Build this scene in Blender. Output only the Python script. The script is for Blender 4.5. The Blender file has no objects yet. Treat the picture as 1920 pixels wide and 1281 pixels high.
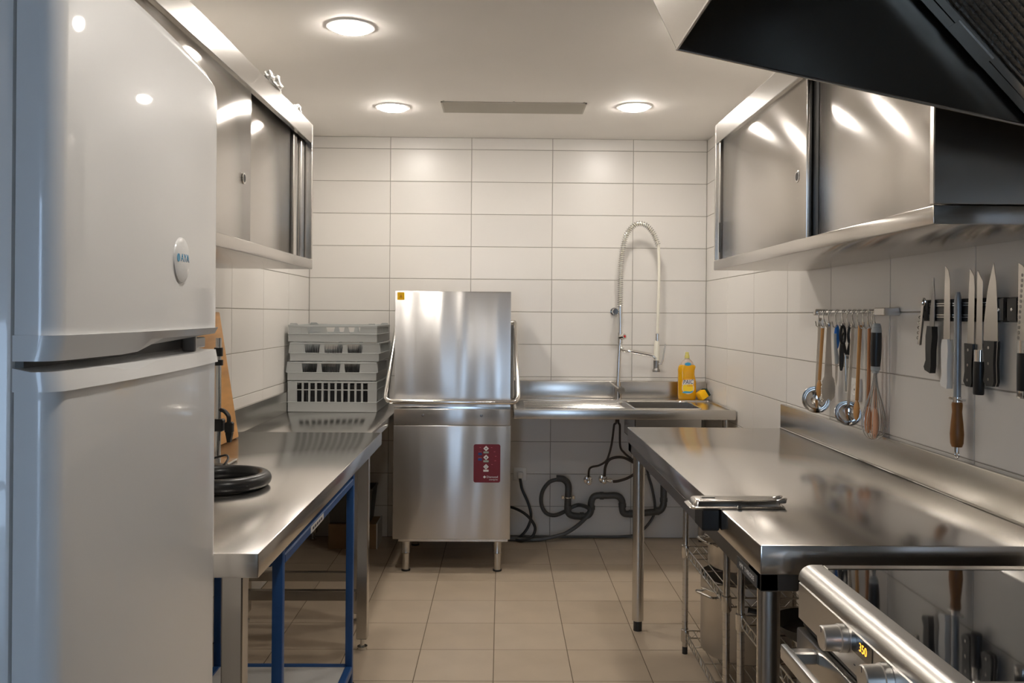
import bpy, bmesh, math, random
from mathutils import Vector, Matrix
random.seed(7)
PI = math.pi
S = bpy.context.scene
C = S.collection
# ------------------------------------------------------------------ camera
cam_d = bpy.data.cameras.new('camera'); cam = bpy.data.objects.new('camera', cam_d); C.objects.link(cam)
cam_d.sensor_width = 36.0; cam_d.lens = 1597.6 / 1920 * 36
cam_d.shift_x = -1.77 / 1920; cam_d.shift_y = -49.73 / 1920
cam_d.clip_start = 0.02; cam_d.clip_end = 60
cam.matrix_world = Matrix.Translation((0, 0, 1.3731)) @ Matrix.Rotation(-0.0133, 4, 'Z') @ Matrix.Rotation(PI / 2, 4, 'X') @ Matrix.Rotation(0.008, 4, 'Z')
S.camera = cam
# ------------------------------------------------------------------ world: overcast daylight outside the doorway behind the camera
w = bpy.data.worlds.new('world'); S.world = w; w.use_nodes = True
w.node_tree.nodes['Background'].inputs[0].default_value = (0.52, 0.72, 1.0, 1)
w.node_tree.nodes['Background'].inputs[1].default_value = 4.4
S.view_settings.view_transform = 'Standard'; S.view_settings.look = 'None'
S.view_settings.exposure = 1.03; S.view_settings.gamma = 1.0; S.view_settings.use_curve_mapping = False
LAMP = 78.0
pd = bpy.data.lights.new('doorway_portal', 'AREA'); pd.shape = 'RECTANGLE'; pd.size = .66; pd.size_y = 2.0; pd.cycles.is_portal = True
po = bpy.data.objects.new('doorway_portal', pd); C.objects.link(po); po.matrix_world = Matrix.Translation((-.65, -2.72, 1.0)) @ Matrix.Rotation(PI / 2, 4, 'X') @ Matrix.Rotation(PI, 4, 'X')
# ------------------------------------------------------------------ room constants (metres)
XL, XR, YB, YN, ZC = -1.186, 1.266, 5.261, -2.6, 2.465

# ------------------------------------------------------------------ materials
MATS = {}
def lin(c): return tuple(((v / 255) / 12.92 if v <= 10 else (((v / 255) + .055) / 1.055) ** 2.4) for v in c)
def mat(name, col, rough=.5, metal=0., coat=0., trans=0., emit=None, estr=0., noise=None, bump=None, ior=1.5, rvar=0., alpha=1., aniso=0., tan=None):
    """noise=(scale xyz, amount): fine value variation; bump=(scale xyz, strength, distance); rvar: roughness variation."""
    if name in MATS: return MATS[name]
    m = bpy.data.materials.new(name); m.use_nodes = True; nt = m.node_tree; b = nt.nodes['Principled BSDF']
    b.inputs['Base Color'].default_value = (*col, 1); b.inputs['Roughness'].default_value = rough
    b.inputs['Metallic'].default_value = metal; b.inputs['Coat Weight'].default_value = coat
    b.inputs['Transmission Weight'].default_value = trans; b.inputs['IOR'].default_value = ior
    b.inputs['Alpha'].default_value = alpha
    if emit: b.inputs['Emission Color'].default_value = (*emit, 1); b.inputs['Emission Strength'].default_value = estr
    N, L = nt.nodes.new, nt.links.new
    tc = N('ShaderNodeTexCoord')
    if aniso:
        b.inputs['Anisotropic'].default_value = aniso; cx_ = N('ShaderNodeCombineXYZ')
        for i in range(3): cx_.inputs[i].default_value = tan[i]
        L(cx_.outputs[0], b.inputs['Tangent'])
    def nz(scale, detail=3.):
        mp = N('ShaderNodeMapping'); mp.inputs['Scale'].default_value = scale; L(tc.outputs['Object'], mp.inputs['Vector'])
        n = N('ShaderNodeTexNoise'); n.inputs['Scale'].default_value = 1.0; n.inputs['Detail'].default_value = detail
        L(mp.outputs['Vector'], n.inputs['Vector']); return n
    if noise:
        n = nz(noise[0]); mx = N('ShaderNodeMix'); mx.data_type = 'RGBA'; mx.blend_type = 'MULTIPLY'
        mr = N('ShaderNodeMapRange'); mr.inputs['From Min'].default_value = .3; mr.inputs['From Max'].default_value = .7
        mr.inputs['To Min'].default_value = 1 - noise[1]; mr.inputs['To Max'].default_value = 1 + noise[1] * .3
        L(n.outputs['Fac'], mr.inputs['Value']); cc = N('ShaderNodeCombineColor')
        for i in range(3): L(mr.outputs['Result'], cc.inputs[i])
        mx.inputs['Factor'].default_value = 1; mx.inputs['A'].default_value = (*col, 1); L(cc.outputs['Color'], mx.inputs['B'])
        L(mx.outputs['Result'], b.inputs['Base Color'])
    if rvar:
        n = nz((6, 6, 6), 4.); mr = N('ShaderNodeMapRange'); mr.inputs['From Min'].default_value = .3; mr.inputs['From Max'].default_value = .7
        mr.inputs['To Min'].default_value = max(.02, rough - rvar); mr.inputs['To Max'].default_value = rough + rvar
        L(n.outputs['Fac'], mr.inputs['Value']); L(mr.outputs['Result'], b.inputs['Roughness'])
    if bump:
        n = nz(bump[0], 2.); bp = N('ShaderNodeBump'); bp.inputs['Strength'].default_value = bump[1]; bp.inputs['Distance'].default_value = bump[2]
        L(n.outputs['Fac'], bp.inputs['Height']); L(bp.outputs['Normal'], b.inputs['Normal'])
    MATS[name] = m; return m
STEEL = mat('steel_brushed', (.60, .575, .54), .25, 1)
STEEL_TOP = mat('steel_worktop', (.70, .675, .645), .18, 1, bump=((2.2, 2.2, 2.2), .05, .01))
STEEL_DOOR = mat('steel_cabinet', (.64, .61, .575), .19, 1, aniso=.92, tan=(0, .55, .83))
STEEL_MACH = mat('steel_machine', (.53, .515, .50), .3, 1, aniso=.8, tan=(0, 0, 1), bump=((2.7, 1.0, .3), .8, .05))
POTSTEEL = mat('steel_pot', (.58, .55, .51), .38, 1)
CHROME = mat('chrome', (.72, .71, .69), .1, 1)
SATIN = mat('satin_steel', (.70, .68, .65), .36, 1)
CHROME_W = mat('chrome_wire', (.62, .60, .57), .2, 1)
DARKSTEEL = mat('steel_dark', (.30, .29, .28), .3, 1)
HOODSTEEL = mat('steel_hood', (.27, .25, .22), .28, 1)
WHITE_GLOSS = mat('white_gloss', (.90, .895, .885), .32, 0, coat=.6)
WHITE_PL = mat('white_plastic', (.85, .84, .82), .35)
GREY_PL = mat('grey_rack_plastic', (.40, .415, .41), .45)
GREY_DK = mat('grey_dark_plastic', (.06, .062, .065), .5)
BLACK_PL = mat('black_plastic', (.012, .012, .012), .38)
BLACK_RUB = mat('black_rubber', (.02, .02, .02), .3)
GASKET = mat('grey_gasket', (.16, .16, .16), .6)
PIPE = mat('grey_pipe', (.075, .075, .072), .4)
HOSE = mat('braided_hose', (.055, .04, .032), .5, .3)
BLUE = mat('blue_paint', lin((36, 84, 146)), .4, noise=((9, 9, 9), .15))
SHELFW = mat('white_panel', (.62, .61, .59), .5)
WOOD = mat('beech_wood', lin((206, 150, 84)), .5, noise=((40, 40, 4), .25))
WOOD2 = mat('reddish_wood', lin((188, 128, 84)), .5, noise=((40, 40, 4), .25))
WOODH = mat('oak_handle', lin((150, 96, 40)), .4, noise=((50, 50, 5), .35))
BOARD = mat('board_wood', lin((214, 158, 92)), .45, noise=((20, 3, 20), .3))
CARD = mat('cardboard', lin((140, 112, 80)), .8, noise=((12, 12, 12), .15))
CEIL = mat('ceiling_paint', (.87, .84, .80), .75, noise=((1.5, 1.5, 1.5), .04), bump=((2, 2, 2), .05, .02))
GROUT = mat('wall_grout', (.36, .335, .30), .9)
FGROUT = mat('floor_grout', (.17, .13, .09), .9)
TILE = [mat('wall_tile_%d' % i, c, .30, noise=((1.2, 1.2, 1.2), .04), bump=((2.5, 2.5, 2.5), .05, .006)) for i, c in enumerate([(.74, .71, .668), (.755, .725, .683), (.73, .70, .66)])]
FTILE = [mat('floor_tile_%d' % i, c, .42, noise=((5, 5, 5), .1), bump=((20, 20, 20), .06, .002)) for i, c in enumerate([(.50, .405, .30), (.485, .39, .285), (.515, .42, .315)])]
GLASSBLK = mat('black_glass', (.006, .006, .007), .06, 0, coat=1.)
RED = mat('dark_red_print', lin((110, 12, 24)), .35)
PWHITE = mat('print_white', (.75, .74, .72), .5)
PGREEN = mat('print_grey_green', (.30, .36, .30), .5)
PBLUE = mat('print_blue', lin((20, 60, 120)), .5)
PDARK = mat('print_dark', (.03, .03, .05), .5)
YELLOW = mat('yellow_sticker', lin((242, 190, 10)), .45)
SPONGE = mat('sponge_yellow', lin((250, 190, 6)), .9, bump=((160, 160, 160), .5, .003))
SCOUR = mat('scour_pad', (.012, .03, .02), .95)
SOAP = mat('soap_bottle', lin((248, 186, 12)), .12, 0, coat=.5, trans=.35, ior=1.35)
SOAPCAP = mat('soap_cap', lin((226, 214, 120)), .3, trans=.2)
SOAPCLR = mat('soap_clear', (.80, .70, .62), .1, trans=.5, ior=1.3)
SKYB = mat('label_blue', lin((60, 160, 205)), .4)
NAVY = mat('label_navy', lin((24, 24, 60)), .4)
LABYEL = mat('label_yellow', lin((250, 214, 40)), .4)
REDDOT = mat('red_dot', lin((200, 30, 40)), .4)
HOSEW = mat('white_hose', (.80, .77, .66), .35)
ORANGE_LED = mat('orange_display', (.9, .3, .02), .5, emit=(1, .36, .03), estr=1.6)
LAMPM = mat('lamp_glow', (1, 1, 1), .5, emit=(1.0, .935, .855), estr=LAMP)
BLUEH = mat('blue_handle', lin((24, 110, 200)), .35)
WALLP = mat('rear_wall_paint', (.62, .60, .57), .8)
GROUND = mat('outside_ground', (.30, .30, .30), .9)
PAPER = mat('crumpled_paper', (.78, .77, .74), .6)
BRASS = mat('spatula_dark', (.10, .065, .03), .4, .4)

# ------------------------------------------------------------------ mesh builder
class MB:
    def __init__(s): s.v = []; s.f = []; s.mi = []; s.cur = 0
    def add(s, vs, fs, M=None):
        n = len(s.v)
        s.v += [tuple(M @ Vector(p)) if M is not None else tuple(p) for p in vs]
        s.f += [tuple(i + n for i in f) for f in fs]; s.mi += [s.cur] * len(fs); return s
    def box(s, x0, x1, y0, y1, z0, z1, bev=0., seg=1, M=None):
        if x0 > x1: x0, x1 = x1, x0
        if y0 > y1: y0, y1 = y1, y0
        if z0 > z1: z0, z1 = z1, z0
        if bev <= 0:
            vs = [(x, y, z) for z in (z0, z1) for y in (y0, y1) for x in (x0, x1)]
            return s.add(vs, [(0, 2, 3, 1), (4, 5, 7, 6), (0, 1, 5, 4), (2, 6, 7, 3), (0, 4, 6, 2), (1, 3, 7, 5)], M)
        bm = bmesh.new(); bmesh.ops.create_cube(bm, size=1)
        for v in bm.verts: v.co = Vector(((x0 + x1) / 2 + v.co.x * (x1 - x0), (y0 + y1) / 2 + v.co.y * (y1 - y0), (z0 + z1) / 2 + v.co.z * (z1 - z0)))
        bev = min(bev, .49 * min(x1 - x0, y1 - y0, z1 - z0))
        bmesh.ops.bevel(bm, geom=bm.edges[:], offset=bev, segments=seg, affect='EDGES', profile=.5)
        return s.bm(bm, M)
    def bm(s, bm, M=None):
        bm.verts.index_update(); vs = [v.co.copy() for v in bm.verts]; fs = [tuple(v.index for v in f.verts) for f in bm.faces]; bm.free(); return s.add(vs, fs, M)
    def tube(s, pts, r, n=10, cap=True, closed=False, M=None):
        pts = [Vector(p) for p in pts]; rs = r if isinstance(r, (list, tuple)) else [r] * len(pts)
        m = len(pts); vs = []; up = None
        for i, p in enumerate(pts):
            a = pts[(i - 1) % m] if (closed or i > 0) else p; b = pts[(i + 1) % m] if (closed or i < m - 1) else p
            t = (b - a).normalized()
            if up is None:
                up = Vector((0, 0, 1)) if abs(t.z) < .9 else Vector((1, 0, 0))
            u = (up - t * up.dot(t))
            if u.length < 1e-6: u = t.orthogonal()
            u.normalize(); q = t.cross(u); up = u
            for k in range(n):
                a_ = 2 * PI * k / n; vs.append(p + (u * math.cos(a_) + q * math.sin(a_)) * rs[i])
        fs = []
        for i in range(m if closed else m - 1):
            j = (i + 1) % m
            for k in range(n): fs.append((i * n + k, i * n + (k + 1) % n, j * n + (k + 1) % n, j * n + k))
        if cap and not closed:
            fs.append(tuple(range(n - 1, -1, -1))); fs.append(tuple((m - 1) * n + k for k in range(n)))
        return s.add(vs, fs, M)
    def cyl(s, p0, p1, r0, r1=None, n=20, M=None): return s.tube([p0, p1], [r0, r0 if r1 is None else r1], n, M=M)
    def lathe(s, prof, n=24, M=None, a0=0., a1=2 * PI):
        """prof: (r, z) pairs turned about local z"""
        full = abs(a1 - a0 - 2 * PI) < 1e-6; nn = n if full else n + 1; vs = []; fs = []
        for k in range(nn):
            a = a0 + (a1 - a0) * k / n
            for r, z in prof: vs.append((r * math.cos(a), r * math.sin(a), z))
        m = len(prof)
        for k in range(n):
            j = (k + 1) % nn
            for i in range(m - 1): fs.append((k * m + i, j * m + i, j * m + i + 1, k * m + i + 1))
        return s.add(vs, fs, M)
    def prism(s, poly, axis, a0, a1, M=None):
        """poly in the plane of the other two axes (cyclic order), extruded along axis from a0 to a1"""
        n = len(poly)
        def P(u, v, a): return {'x': (a, u, v), 'y': (u, a, v), 'z': (u, v, a)}[axis]
        vs = [P(u, v, a0) for u, v in poly] + [P(u, v, a1) for u, v in poly]
        fs = [tuple(range(n - 1, -1, -1)), tuple(range(n, 2 * n))] + [(i, (i + 1) % n, n + (i + 1) % n, n + i) for i in range(n)]
        return s.add(vs, fs, M)
    def ball(s, c, r, n=16, M=None, sz=(1, 1, 1)):
        m = n // 2; prof = [(math.sin(PI * i / m), -math.cos(PI * i / m)) for i in range(m + 1)]
        T = Matrix.Translation(c) @ Matrix.Diagonal((r * sz[0], r * sz[1], r * sz[2], 1))
        return s.lathe(prof, n, (M @ T) if M is not None else T)
    def obj(s, name, material, parent=None, smooth=35, M=None):
        me = bpy.data.meshes.new(name); me.from_pydata(s.v, [], s.f); me.validate()
        bm = bmesh.new(); bm.from_mesh(me); bmesh.ops.remove_doubles(bm, verts=bm.verts[:], dist=1e-6); bmesh.ops.recalc_face_normals(bm, faces=bm.faces[:]); bm.to_mesh(me); bm.free()
        for mm in (material if isinstance(material, (list, tuple)) else [material]): me.materials.append(mm)
        if smooth:
            me.polygons.foreach_set('use_smooth', [True] * len(me.polygons)); me.set_sharp_from_angle(angle=math.radians(smooth))
        me.update()
        return link(name, me, parent, M)
def link(name, data, parent=None, M=None):
    o = bpy.data.objects.new(name, data); C.objects.link(o)
    if parent is not None: o.parent = parent
    if M is not None: o.matrix_local = M
    return o
def tag(o, label, cat, group=None):
    o['label'] = label; o['category'] = cat
    if group: o['group'] = group
    return o
def thing(name, label, cat, loc=(0, 0, 0), rz=0., group=None, M=None):
    o = bpy.data.objects.new(name, None); o.empty_display_size = .05; C.objects.link(o)
    o.matrix_world = M if M is not None else Matrix.Translation(loc) @ Matrix.Rotation(rz, 4, 'Z')
    return tag(o, label, cat, group)
def struct(o): o['kind'] = 'structure'; return o
def box(name, material, parent, *b, bev=0., seg=1, M=None): return MB().box(*b, bev=bev, seg=seg).obj(name, material, parent, M=M)
def copy_tree(o, parent=None):
    c = o.copy(); C.objects.link(c)
    if parent is not None: c.parent = parent
    for ch in list(o.children): copy_tree(ch, c)
    return c
def bez(pts, k=6):
    """smooth Catmull-Rom path through points"""
    pts = [Vector(p) for p in pts]; out = []
    for i in range(len(pts) - 1):
        p0 = pts[max(i - 1, 0)]; p1 = pts[i]; p2 = pts[i + 1]; p3 = pts[min(i + 2, len(pts) - 1)]
        for j in range(k):
            t = j / k
            out.append(.5 * ((2 * p1) + (p2 - p0) * t + (2 * p0 - 5 * p1 + 4 * p2 - p3) * t * t + (3 * p1 - p0 - 3 * p2 + p3) * t ** 3))
    out.append(pts[-1]); return out
def arcpath(pts, r, k=5):
    """polyline with rounded corners of radius r"""
    pts = [Vector(p) for p in pts]; out = [pts[0]]
    for i in range(1, len(pts) - 1):
        a, p, b = pts[i - 1], pts[i], pts[i + 1]; da = (a - p); db = (b - p)
        rr = min(r, da.length * .49, db.length * .49); s0 = p + da.normalized() * rr; s1 = p + db.normalized() * rr
        for j in range(k + 1):
            t = j / k; out.append(s0 * (1 - t) ** 2 + p * 2 * t * (1 - t) + s1 * t * t)
    out.append(pts[-1]); return out
def text(name, body, size, material, M, parent, ext=.0002, ax='CENTER', shear=0., sx=1.):
    cu = bpy.data.curves.new(name, 'FONT'); cu.body = body; cu.size = size; cu.extrude = ext; cu.align_x = ax; cu.align_y = 'CENTER'; cu.shear = shear; cu.resolution_u = 3
    t = bpy.data.objects.new(name, cu); C.objects.link(t); dg = bpy.context.evaluated_depsgraph_get(); dg.update()
    me = bpy.data.meshes.new_from_object(t.evaluated_get(dg)); bpy.data.objects.remove(t); bpy.data.curves.remove(cu)
    me.materials.clear(); me.materials.append(material)
    return link(name, me, parent, M @ Matrix.Diagonal((sx, 1, 1, 1)))
def frame(o, u, v):
    """matrix: local x->u, local y->v, z->u x v, at o"""
    u = Vector(u).normalized(); v = Vector(v).normalized(); n = u.cross(v)
    return Matrix(((u.x, v.x, n.x, o[0]), (u.y, v.y, n.y, o[1]), (u.z, v.z, n.z, o[2]), (0, 0, 0, 1)))

# ================================================================== THE SETTING
struct(MB().box(XL - .3, XR + .3, YN, YB + .12, -.12, -.0007).obj('floor', FGROUT))
struct(MB().box(XL - .3, XR + .3, YN, YB + .12, ZC, ZC + .12).obj('ceiling', CEIL))
struct(MB().box(XL - .12, XR + .12, YB + .0025, YB + .12, 0, ZC).obj('wall_back', GROUT))
struct(MB().box(XL - .12, XL - .0025, YN, YB + .0025, 0, ZC).obj('wall_left', GROUT))
struct(MB().box(XR + .0025, XR + .12, YN, YB + .0025, 0, ZC).obj('wall_right', GROUT))
DX0, DX1, DZ1 = -1.0, -.3, 2.05       # glazed doorway behind the camera
rw = MB(); rw.box(XL - .12, DX0, YN - .12, YN, 0, ZC).box(DX1, XR + .12, YN - .12, YN, 0, ZC).box(DX0, DX1, YN - .12, YN, DZ1, ZC)
struct(rw.obj('wall_rear', WALLP))
fr = MB(); fr.box(DX0, DX0 + .05, YN - .1, YN + .01, 0, DZ1).box(DX1 - .05, DX1, YN - .1, YN + .01, 0, DZ1).box(DX0, DX1, YN - .1, YN + .01, DZ1 - .05, DZ1).box(DX0, DX1, YN - .06, YN - .02, .95, 1.0)
struct(fr.obj('door_1', WHITE_PL))
struct(MB().box(-5, 5, -9, YN - .121, -.14, -.02).obj('ground', GROUND))

TM = {}
def tile_mesh(w_, h_, mats, key, t=.006, ch=.0014):
    if key[0] == 'f': ch = .0005
    """one tile: a chamfered slab, local x = width, local y = height, front at z = 0"""
    k = (key, round(w_, 4), round(h_, 4))
    if k in TM: return TM[k]
    g = .0018; x, y = w_ / 2 - g, h_ / 2 - g
    vs = [(-x, -y, -t), (x, -y, -t), (x, y, -t), (-x, y, -t), (-x, -y, -ch), (x, -y, -ch), (x, y, -ch), (-x, y, -ch), (-x + ch, -y + ch, 0), (x - ch, -y + ch, 0), (x - ch, y - ch, 0), (-x + ch, y - ch, 0)]
    fs = [(8, 9, 10, 11)] + [(i, (i + 1) % 4, 4 + (i + 1) % 4, 4 + i) for i in range(4)] + [(4 + i, 4 + (i + 1) % 4, 8 + (i + 1) % 4, 8 + i) for i in range(4)]
    me = bpy.data.meshes.new('tile'); me.from_pydata(vs, [], fs); me.materials.append(mats); me.update(); TM[k] = me; return me
def tiling(parent, O, U, V, us, vs, mats, key):
    for i in range(len(us) - 1):
        for j in range(len(vs) - 1):
            w_, h_ = us[i + 1] - us[i], vs[j + 1] - vs[j]
            if w_ < .012 or h_ < .012: continue
            k = random.randrange(3); me = tile_mesh(w_, h_, mats[k], key + str(k))
            o = Vector(O) + Vector(U) * ((us[i] + us[i + 1]) / 2) + Vector(V) * ((vs[j] + vs[j + 1]) / 2)
            n = Vector(U).cross(Vector(V)); j1 = Matrix.Rotation(random.uniform(-.0012, .0012), 4, 'X') @ Matrix.Rotation(random.uniform(-.0012, .0012), 4, 'Y')
            link('tile', me, parent, frame(o, U, V) @ j1)
def lines(a, b, ref, step):
    k0 = math.ceil((a - ref) / step); out = [a]
    while ref + k0 * step < b - 1e-6:
        if ref + k0 * step > a + 1e-6: out.append(ref + k0 * step)
        k0 += 1
    return out + [b]
zs = lines(0, ZC, 2.392, .2)
D = bpy.data.objects
tiling(D['wall_back'], (0, YB, 0), (1, 0, 0), (0, 0, 1), lines(XL, XR, -.692, .5), zs, TILE, 'w')
tiling(D['wall_right'], (XR, 0, 0), (0, -1, 0), (0, 0, 1), [-y for y in reversed(lines(.76, YB, YB, .5))], zs, TILE, 'w')
tiling(D['wall_left'], (XL, 0, 0), (0, 1, 0), (0, 0, 1), lines(1.76, YB, YB, .5), zs, TILE, 'w')
tiling(D['floor'], (0, 0, 0), (1, 0, 0), (0, 1, 0), lines(XL, XR, -.3211, .3), lines(1.3945, YB, 4.3945, .3), FTILE, 'f')
box('ceiling_screw', BLACK_PL, D['ceiling'], .92, .932, 3.55, 3.562, ZC - .004, ZC + .002)

# ================================================================== CEILING: downlights and vent
def downlight(x, y, label):
    t = thing('ceiling_downlight', label, 'light', (x, y, ZC), group='round ceiling downlights')
    MB().lathe([(.072, -.003), (.075, -.005), (.082, -.006), (.092, -.004), (.094, 0), (.070, 0), (.072, -.003)], 40).obj('trim_ring', WHITE_PL, t)
    MB().lathe([(0, -.018), (.03, -.0175), (.055, -.0155), (.068, -.012), (.0715, -.006), (.0715, -.002), (0, -.002)], 40).obj('diffuser', LAMPM, t)
downlight(-.583, 3.249, 'round white downlight on the ceiling beside the steel cabinet over the fridge')
downlight(-.583, 4.503, 'round white downlight between the ceiling vent and the cabinet holding crumpled paper')
downlight(.682, 4.437, 'round white downlight between the ceiling vent and the cabinet under the extractor')
downlight(.0, 1.12, 'added round white fill light, out of view above the gap between refrigerator and cooker')  # fill lamp added out of frame to brighten the refrigerator doors
downlight(.775, 3.15, 'round white downlight hidden by the dark extractor hood')
t = thing('ceiling_vent', 'long grey slatted ventilation grille set in the white ceiling', 'vent', (.054, 4.478, ZC))
GR = mat('vent_paint', (.50, .47, .41), .5)
v = MB(); v.box(-.375, .375, -.112, -.104, -.006, 0).box(-.375, .375, .104, .112, -.006, 0).box(-.375, -.367, -.112, .112, -.006, 0).box(.367, .375, -.112, .112, -.006, 0); v.obj('frame', GR, t)
box('backing', GR, t, -.367, .367, -.104, .104, -.001, 0)
vs_ = MB().box(-.367, .367, -.005, .005, -.0008, .0008, M=Matrix.Rotation(-.35, 4, 'X')).obj('slat', GR, t)
for k in range(14):
    o = vs_ if k == 0 else vs_.copy()
    if k: C.objects.link(o); o.parent = t
    o.location = (0, -.096 + k * .0148, -.0045)
for x in (-.36, 0, .36):
    for y in (-.12, .118):
        MB().lathe([(0, -.003), (.005, -.002), (.005, 0), (0, 0)], 10).obj('screw', GR, t, M=Matrix.Translation((x, y, 0)))

# ================================================================== REFRIGERATOR
# local frame: x = out of the door, y = along the door from the near edge, z up
FW = .615
t = thing('refrigerator', 'tall white two-door refrigerator with a round blue-lettered badge', 'refrigerator', (-.4785, .925, 0), rz=.05)
box('cabinet', WHITE_GLOSS, t, -.64, -.05, .004, FW - .004, .03, 1.77, bev=.006, seg=2)
box('gasket', GASKET, t, -.051, -.041, .012, FW - .012, .1, 1.755)
def doorprof(off=0., y0=0., y1=FW, th=.045, bulge=.010, rc=.022):
    """plan outline (x, y) of a convex fridge door"""
    out = [(-th, y0 - off), (-rc, y0 - off)]
    for k in range(1, 6): a = PI / 2 * k / 6; out.append((-rc + math.sin(a) * rc + off, y0 - off + rc - math.cos(a) * rc))
    for k in range(0, 13):
        s = k / 12; y = y0 - off + rc + (y1 - y0 + 2 * off - 2 * rc) * s; out.append((off + bulge * (1 - (2 * s - 1) ** 2), y))
    for k in range(1, 6): a = PI / 2 * (1 - k / 6); out.append((-rc + math.sin(a) * rc + off, y1 + off - rc + math.cos(a) * rc))
    return out + [(-rc, y1 + off), (-th, y1 + off)]
def slab(prof, z0, z1, r=.0, k=4, rc=0.):
    """extruded door with softened top and bottom rims"""
    m = MB(); cx = -.02; cy = FW / 2; rings = []
    if r > 0: rings += [(z0 + r * (1 - math.cos(PI / 2 * i / k)) - 0, r * (1 - math.sin(PI / 2 * i / k))) for i in range(k + 1)]
    else: rings += [(z0, 0)]
    if r > 0: rings += [(z1 - r * (1 - math.cos(PI / 2 * i / k)), r * (1 - math.sin(PI / 2 * i / k))) for i in range(k, -1, -1)]
    else: rings += [(z1, 0)]
    n = len(prof); vs = []
    if rc: rings = [(z0, 0)] + [(z1 - rc + rc * math.sin(PI / 2 * i / 12), max(0, .014 - rc * (1 - math.sin(PI / 2 * i / 12))) * .6) for i in range(13)]
    for z, ins in rings:
        e = 0.
        if rc and z > z1 - rc: e = rc - math.sqrt(max(0, rc * rc - (z - z1 + rc) ** 2))
        for x, y in prof:
            yy = y + ins * (1 if y < cy - .28 else (-1 if y > cy + .28 else 0))
            if e: yy = cy + (yy - cy) * (FW / 2 - e) / (FW / 2) if abs(yy - cy) > FW / 2 - .03 else max(min(yy, cy + FW / 2 - e - .02), cy - FW / 2 + e + .02)
            vs.append((x if x < -.04 else x - ins * min(1, (x + .045) / .03), yy, z))
    fs = [(i * n + k_, i * n + (k_ + 1) % n, (i + 1) * n + (k_ + 1) % n, (i + 1) * n + k_) for i in range(len(rings) - 1) for k_ in range(n)]
    fs += [tuple(range(n - 1, -1, -1)), tuple((len(rings) - 1) * n + k_ for k_ in range(n))]
    return m.add(vs, fs)
ud = slab(doorprof(), 1.346, 1.785, rc=.05).obj('upper_door', WHITE_GLOSS, t, smooth=40)
# lower lip of the upper door, deeper at the handle end
lp = doorprof(.004); n = len(lp); vs = [(x, y, 1.347) for x, y in lp]
def lipz(y): s = min(1, max(0, (y - .20) / .06)); return 1.319 + .017 * (s * s * (3 - 2 * s))
vs += [(x - (.006 if x > -.03 else 0), y, lipz(y)) for x, y in lp]
MB().add(vs, [tuple(range(n)), tuple(range(2 * n - 1, n - 1, -1))] + [(i, (i + 1) % n, n + (i + 1) % n, n + i) for i in range(n)]).obj('grip_lip', WHITE_GLOSS, ud, smooth=40)
ld = slab(doorprof(), .10, 1.286).obj('lower_door', WHITE_GLOSS, t, smooth=40)
cp = doorprof(.004)
def capz(y): s = math.exp(-((y - .20) / .055) ** 2); return 1.3115 - .011 * s
n = len(cp); vs = [(x, y, 1.286) for x, y in cp] + [(x - (.004 if x > -.03 else 0), y, capz(y) - (.004 if x > -.03 else 0)) for x, y in cp]
MB().add(vs, [tuple(range(n)), tuple(range(2 * n - 1, n - 1, -1))] + [(i, (i + 1) % n, n + (i + 1) % n, n + i) for i in range(n)]).obj('door_cap', WHITE_GLOSS, ld, smooth=40)
hg = MB(); hg.box(-.03, -.008, .50, .565, 1.313, 1.331, bev=.002).box(-.026, -.004, .495, .505, 1.308, 1.336, bev=.002); hg.obj('hinge', DARKSTEEL, t)
BM = Matrix.Translation((.0100, .375, 1.452)) @ Matrix.Rotation(-.012, 4, 'Z') @ frame((0, 0, 0), (0, 1, 0), (0, 0, 1))
bd = MB().lathe([(0, .004), (.029, .0038), (.034, .002), (.035, 0), (0, 0)], 40).obj('badge', WHITE_GLOSS, t, M=BM)
bd['label'] = 'raised round white badge with blue lettering'
MB().lathe([(0, .0005), (.0062, .0005), (.0062, 0), (0, 0)], 20).obj('blue_dot', SKYB, bd, M=Matrix.Translation((-.023, .003, .0040)))
text('badge_text', 'AYA', .017, SKYB, Matrix.Translation((.006, .003, .0042)), bd, sx=1.15)
for y in (.04, FW - .04):
    for x in (-.58, -.1): MB().cyl((x, y, 0), (x, y, .03), .02).obj('foot', BLACK_PL, t)

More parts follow.
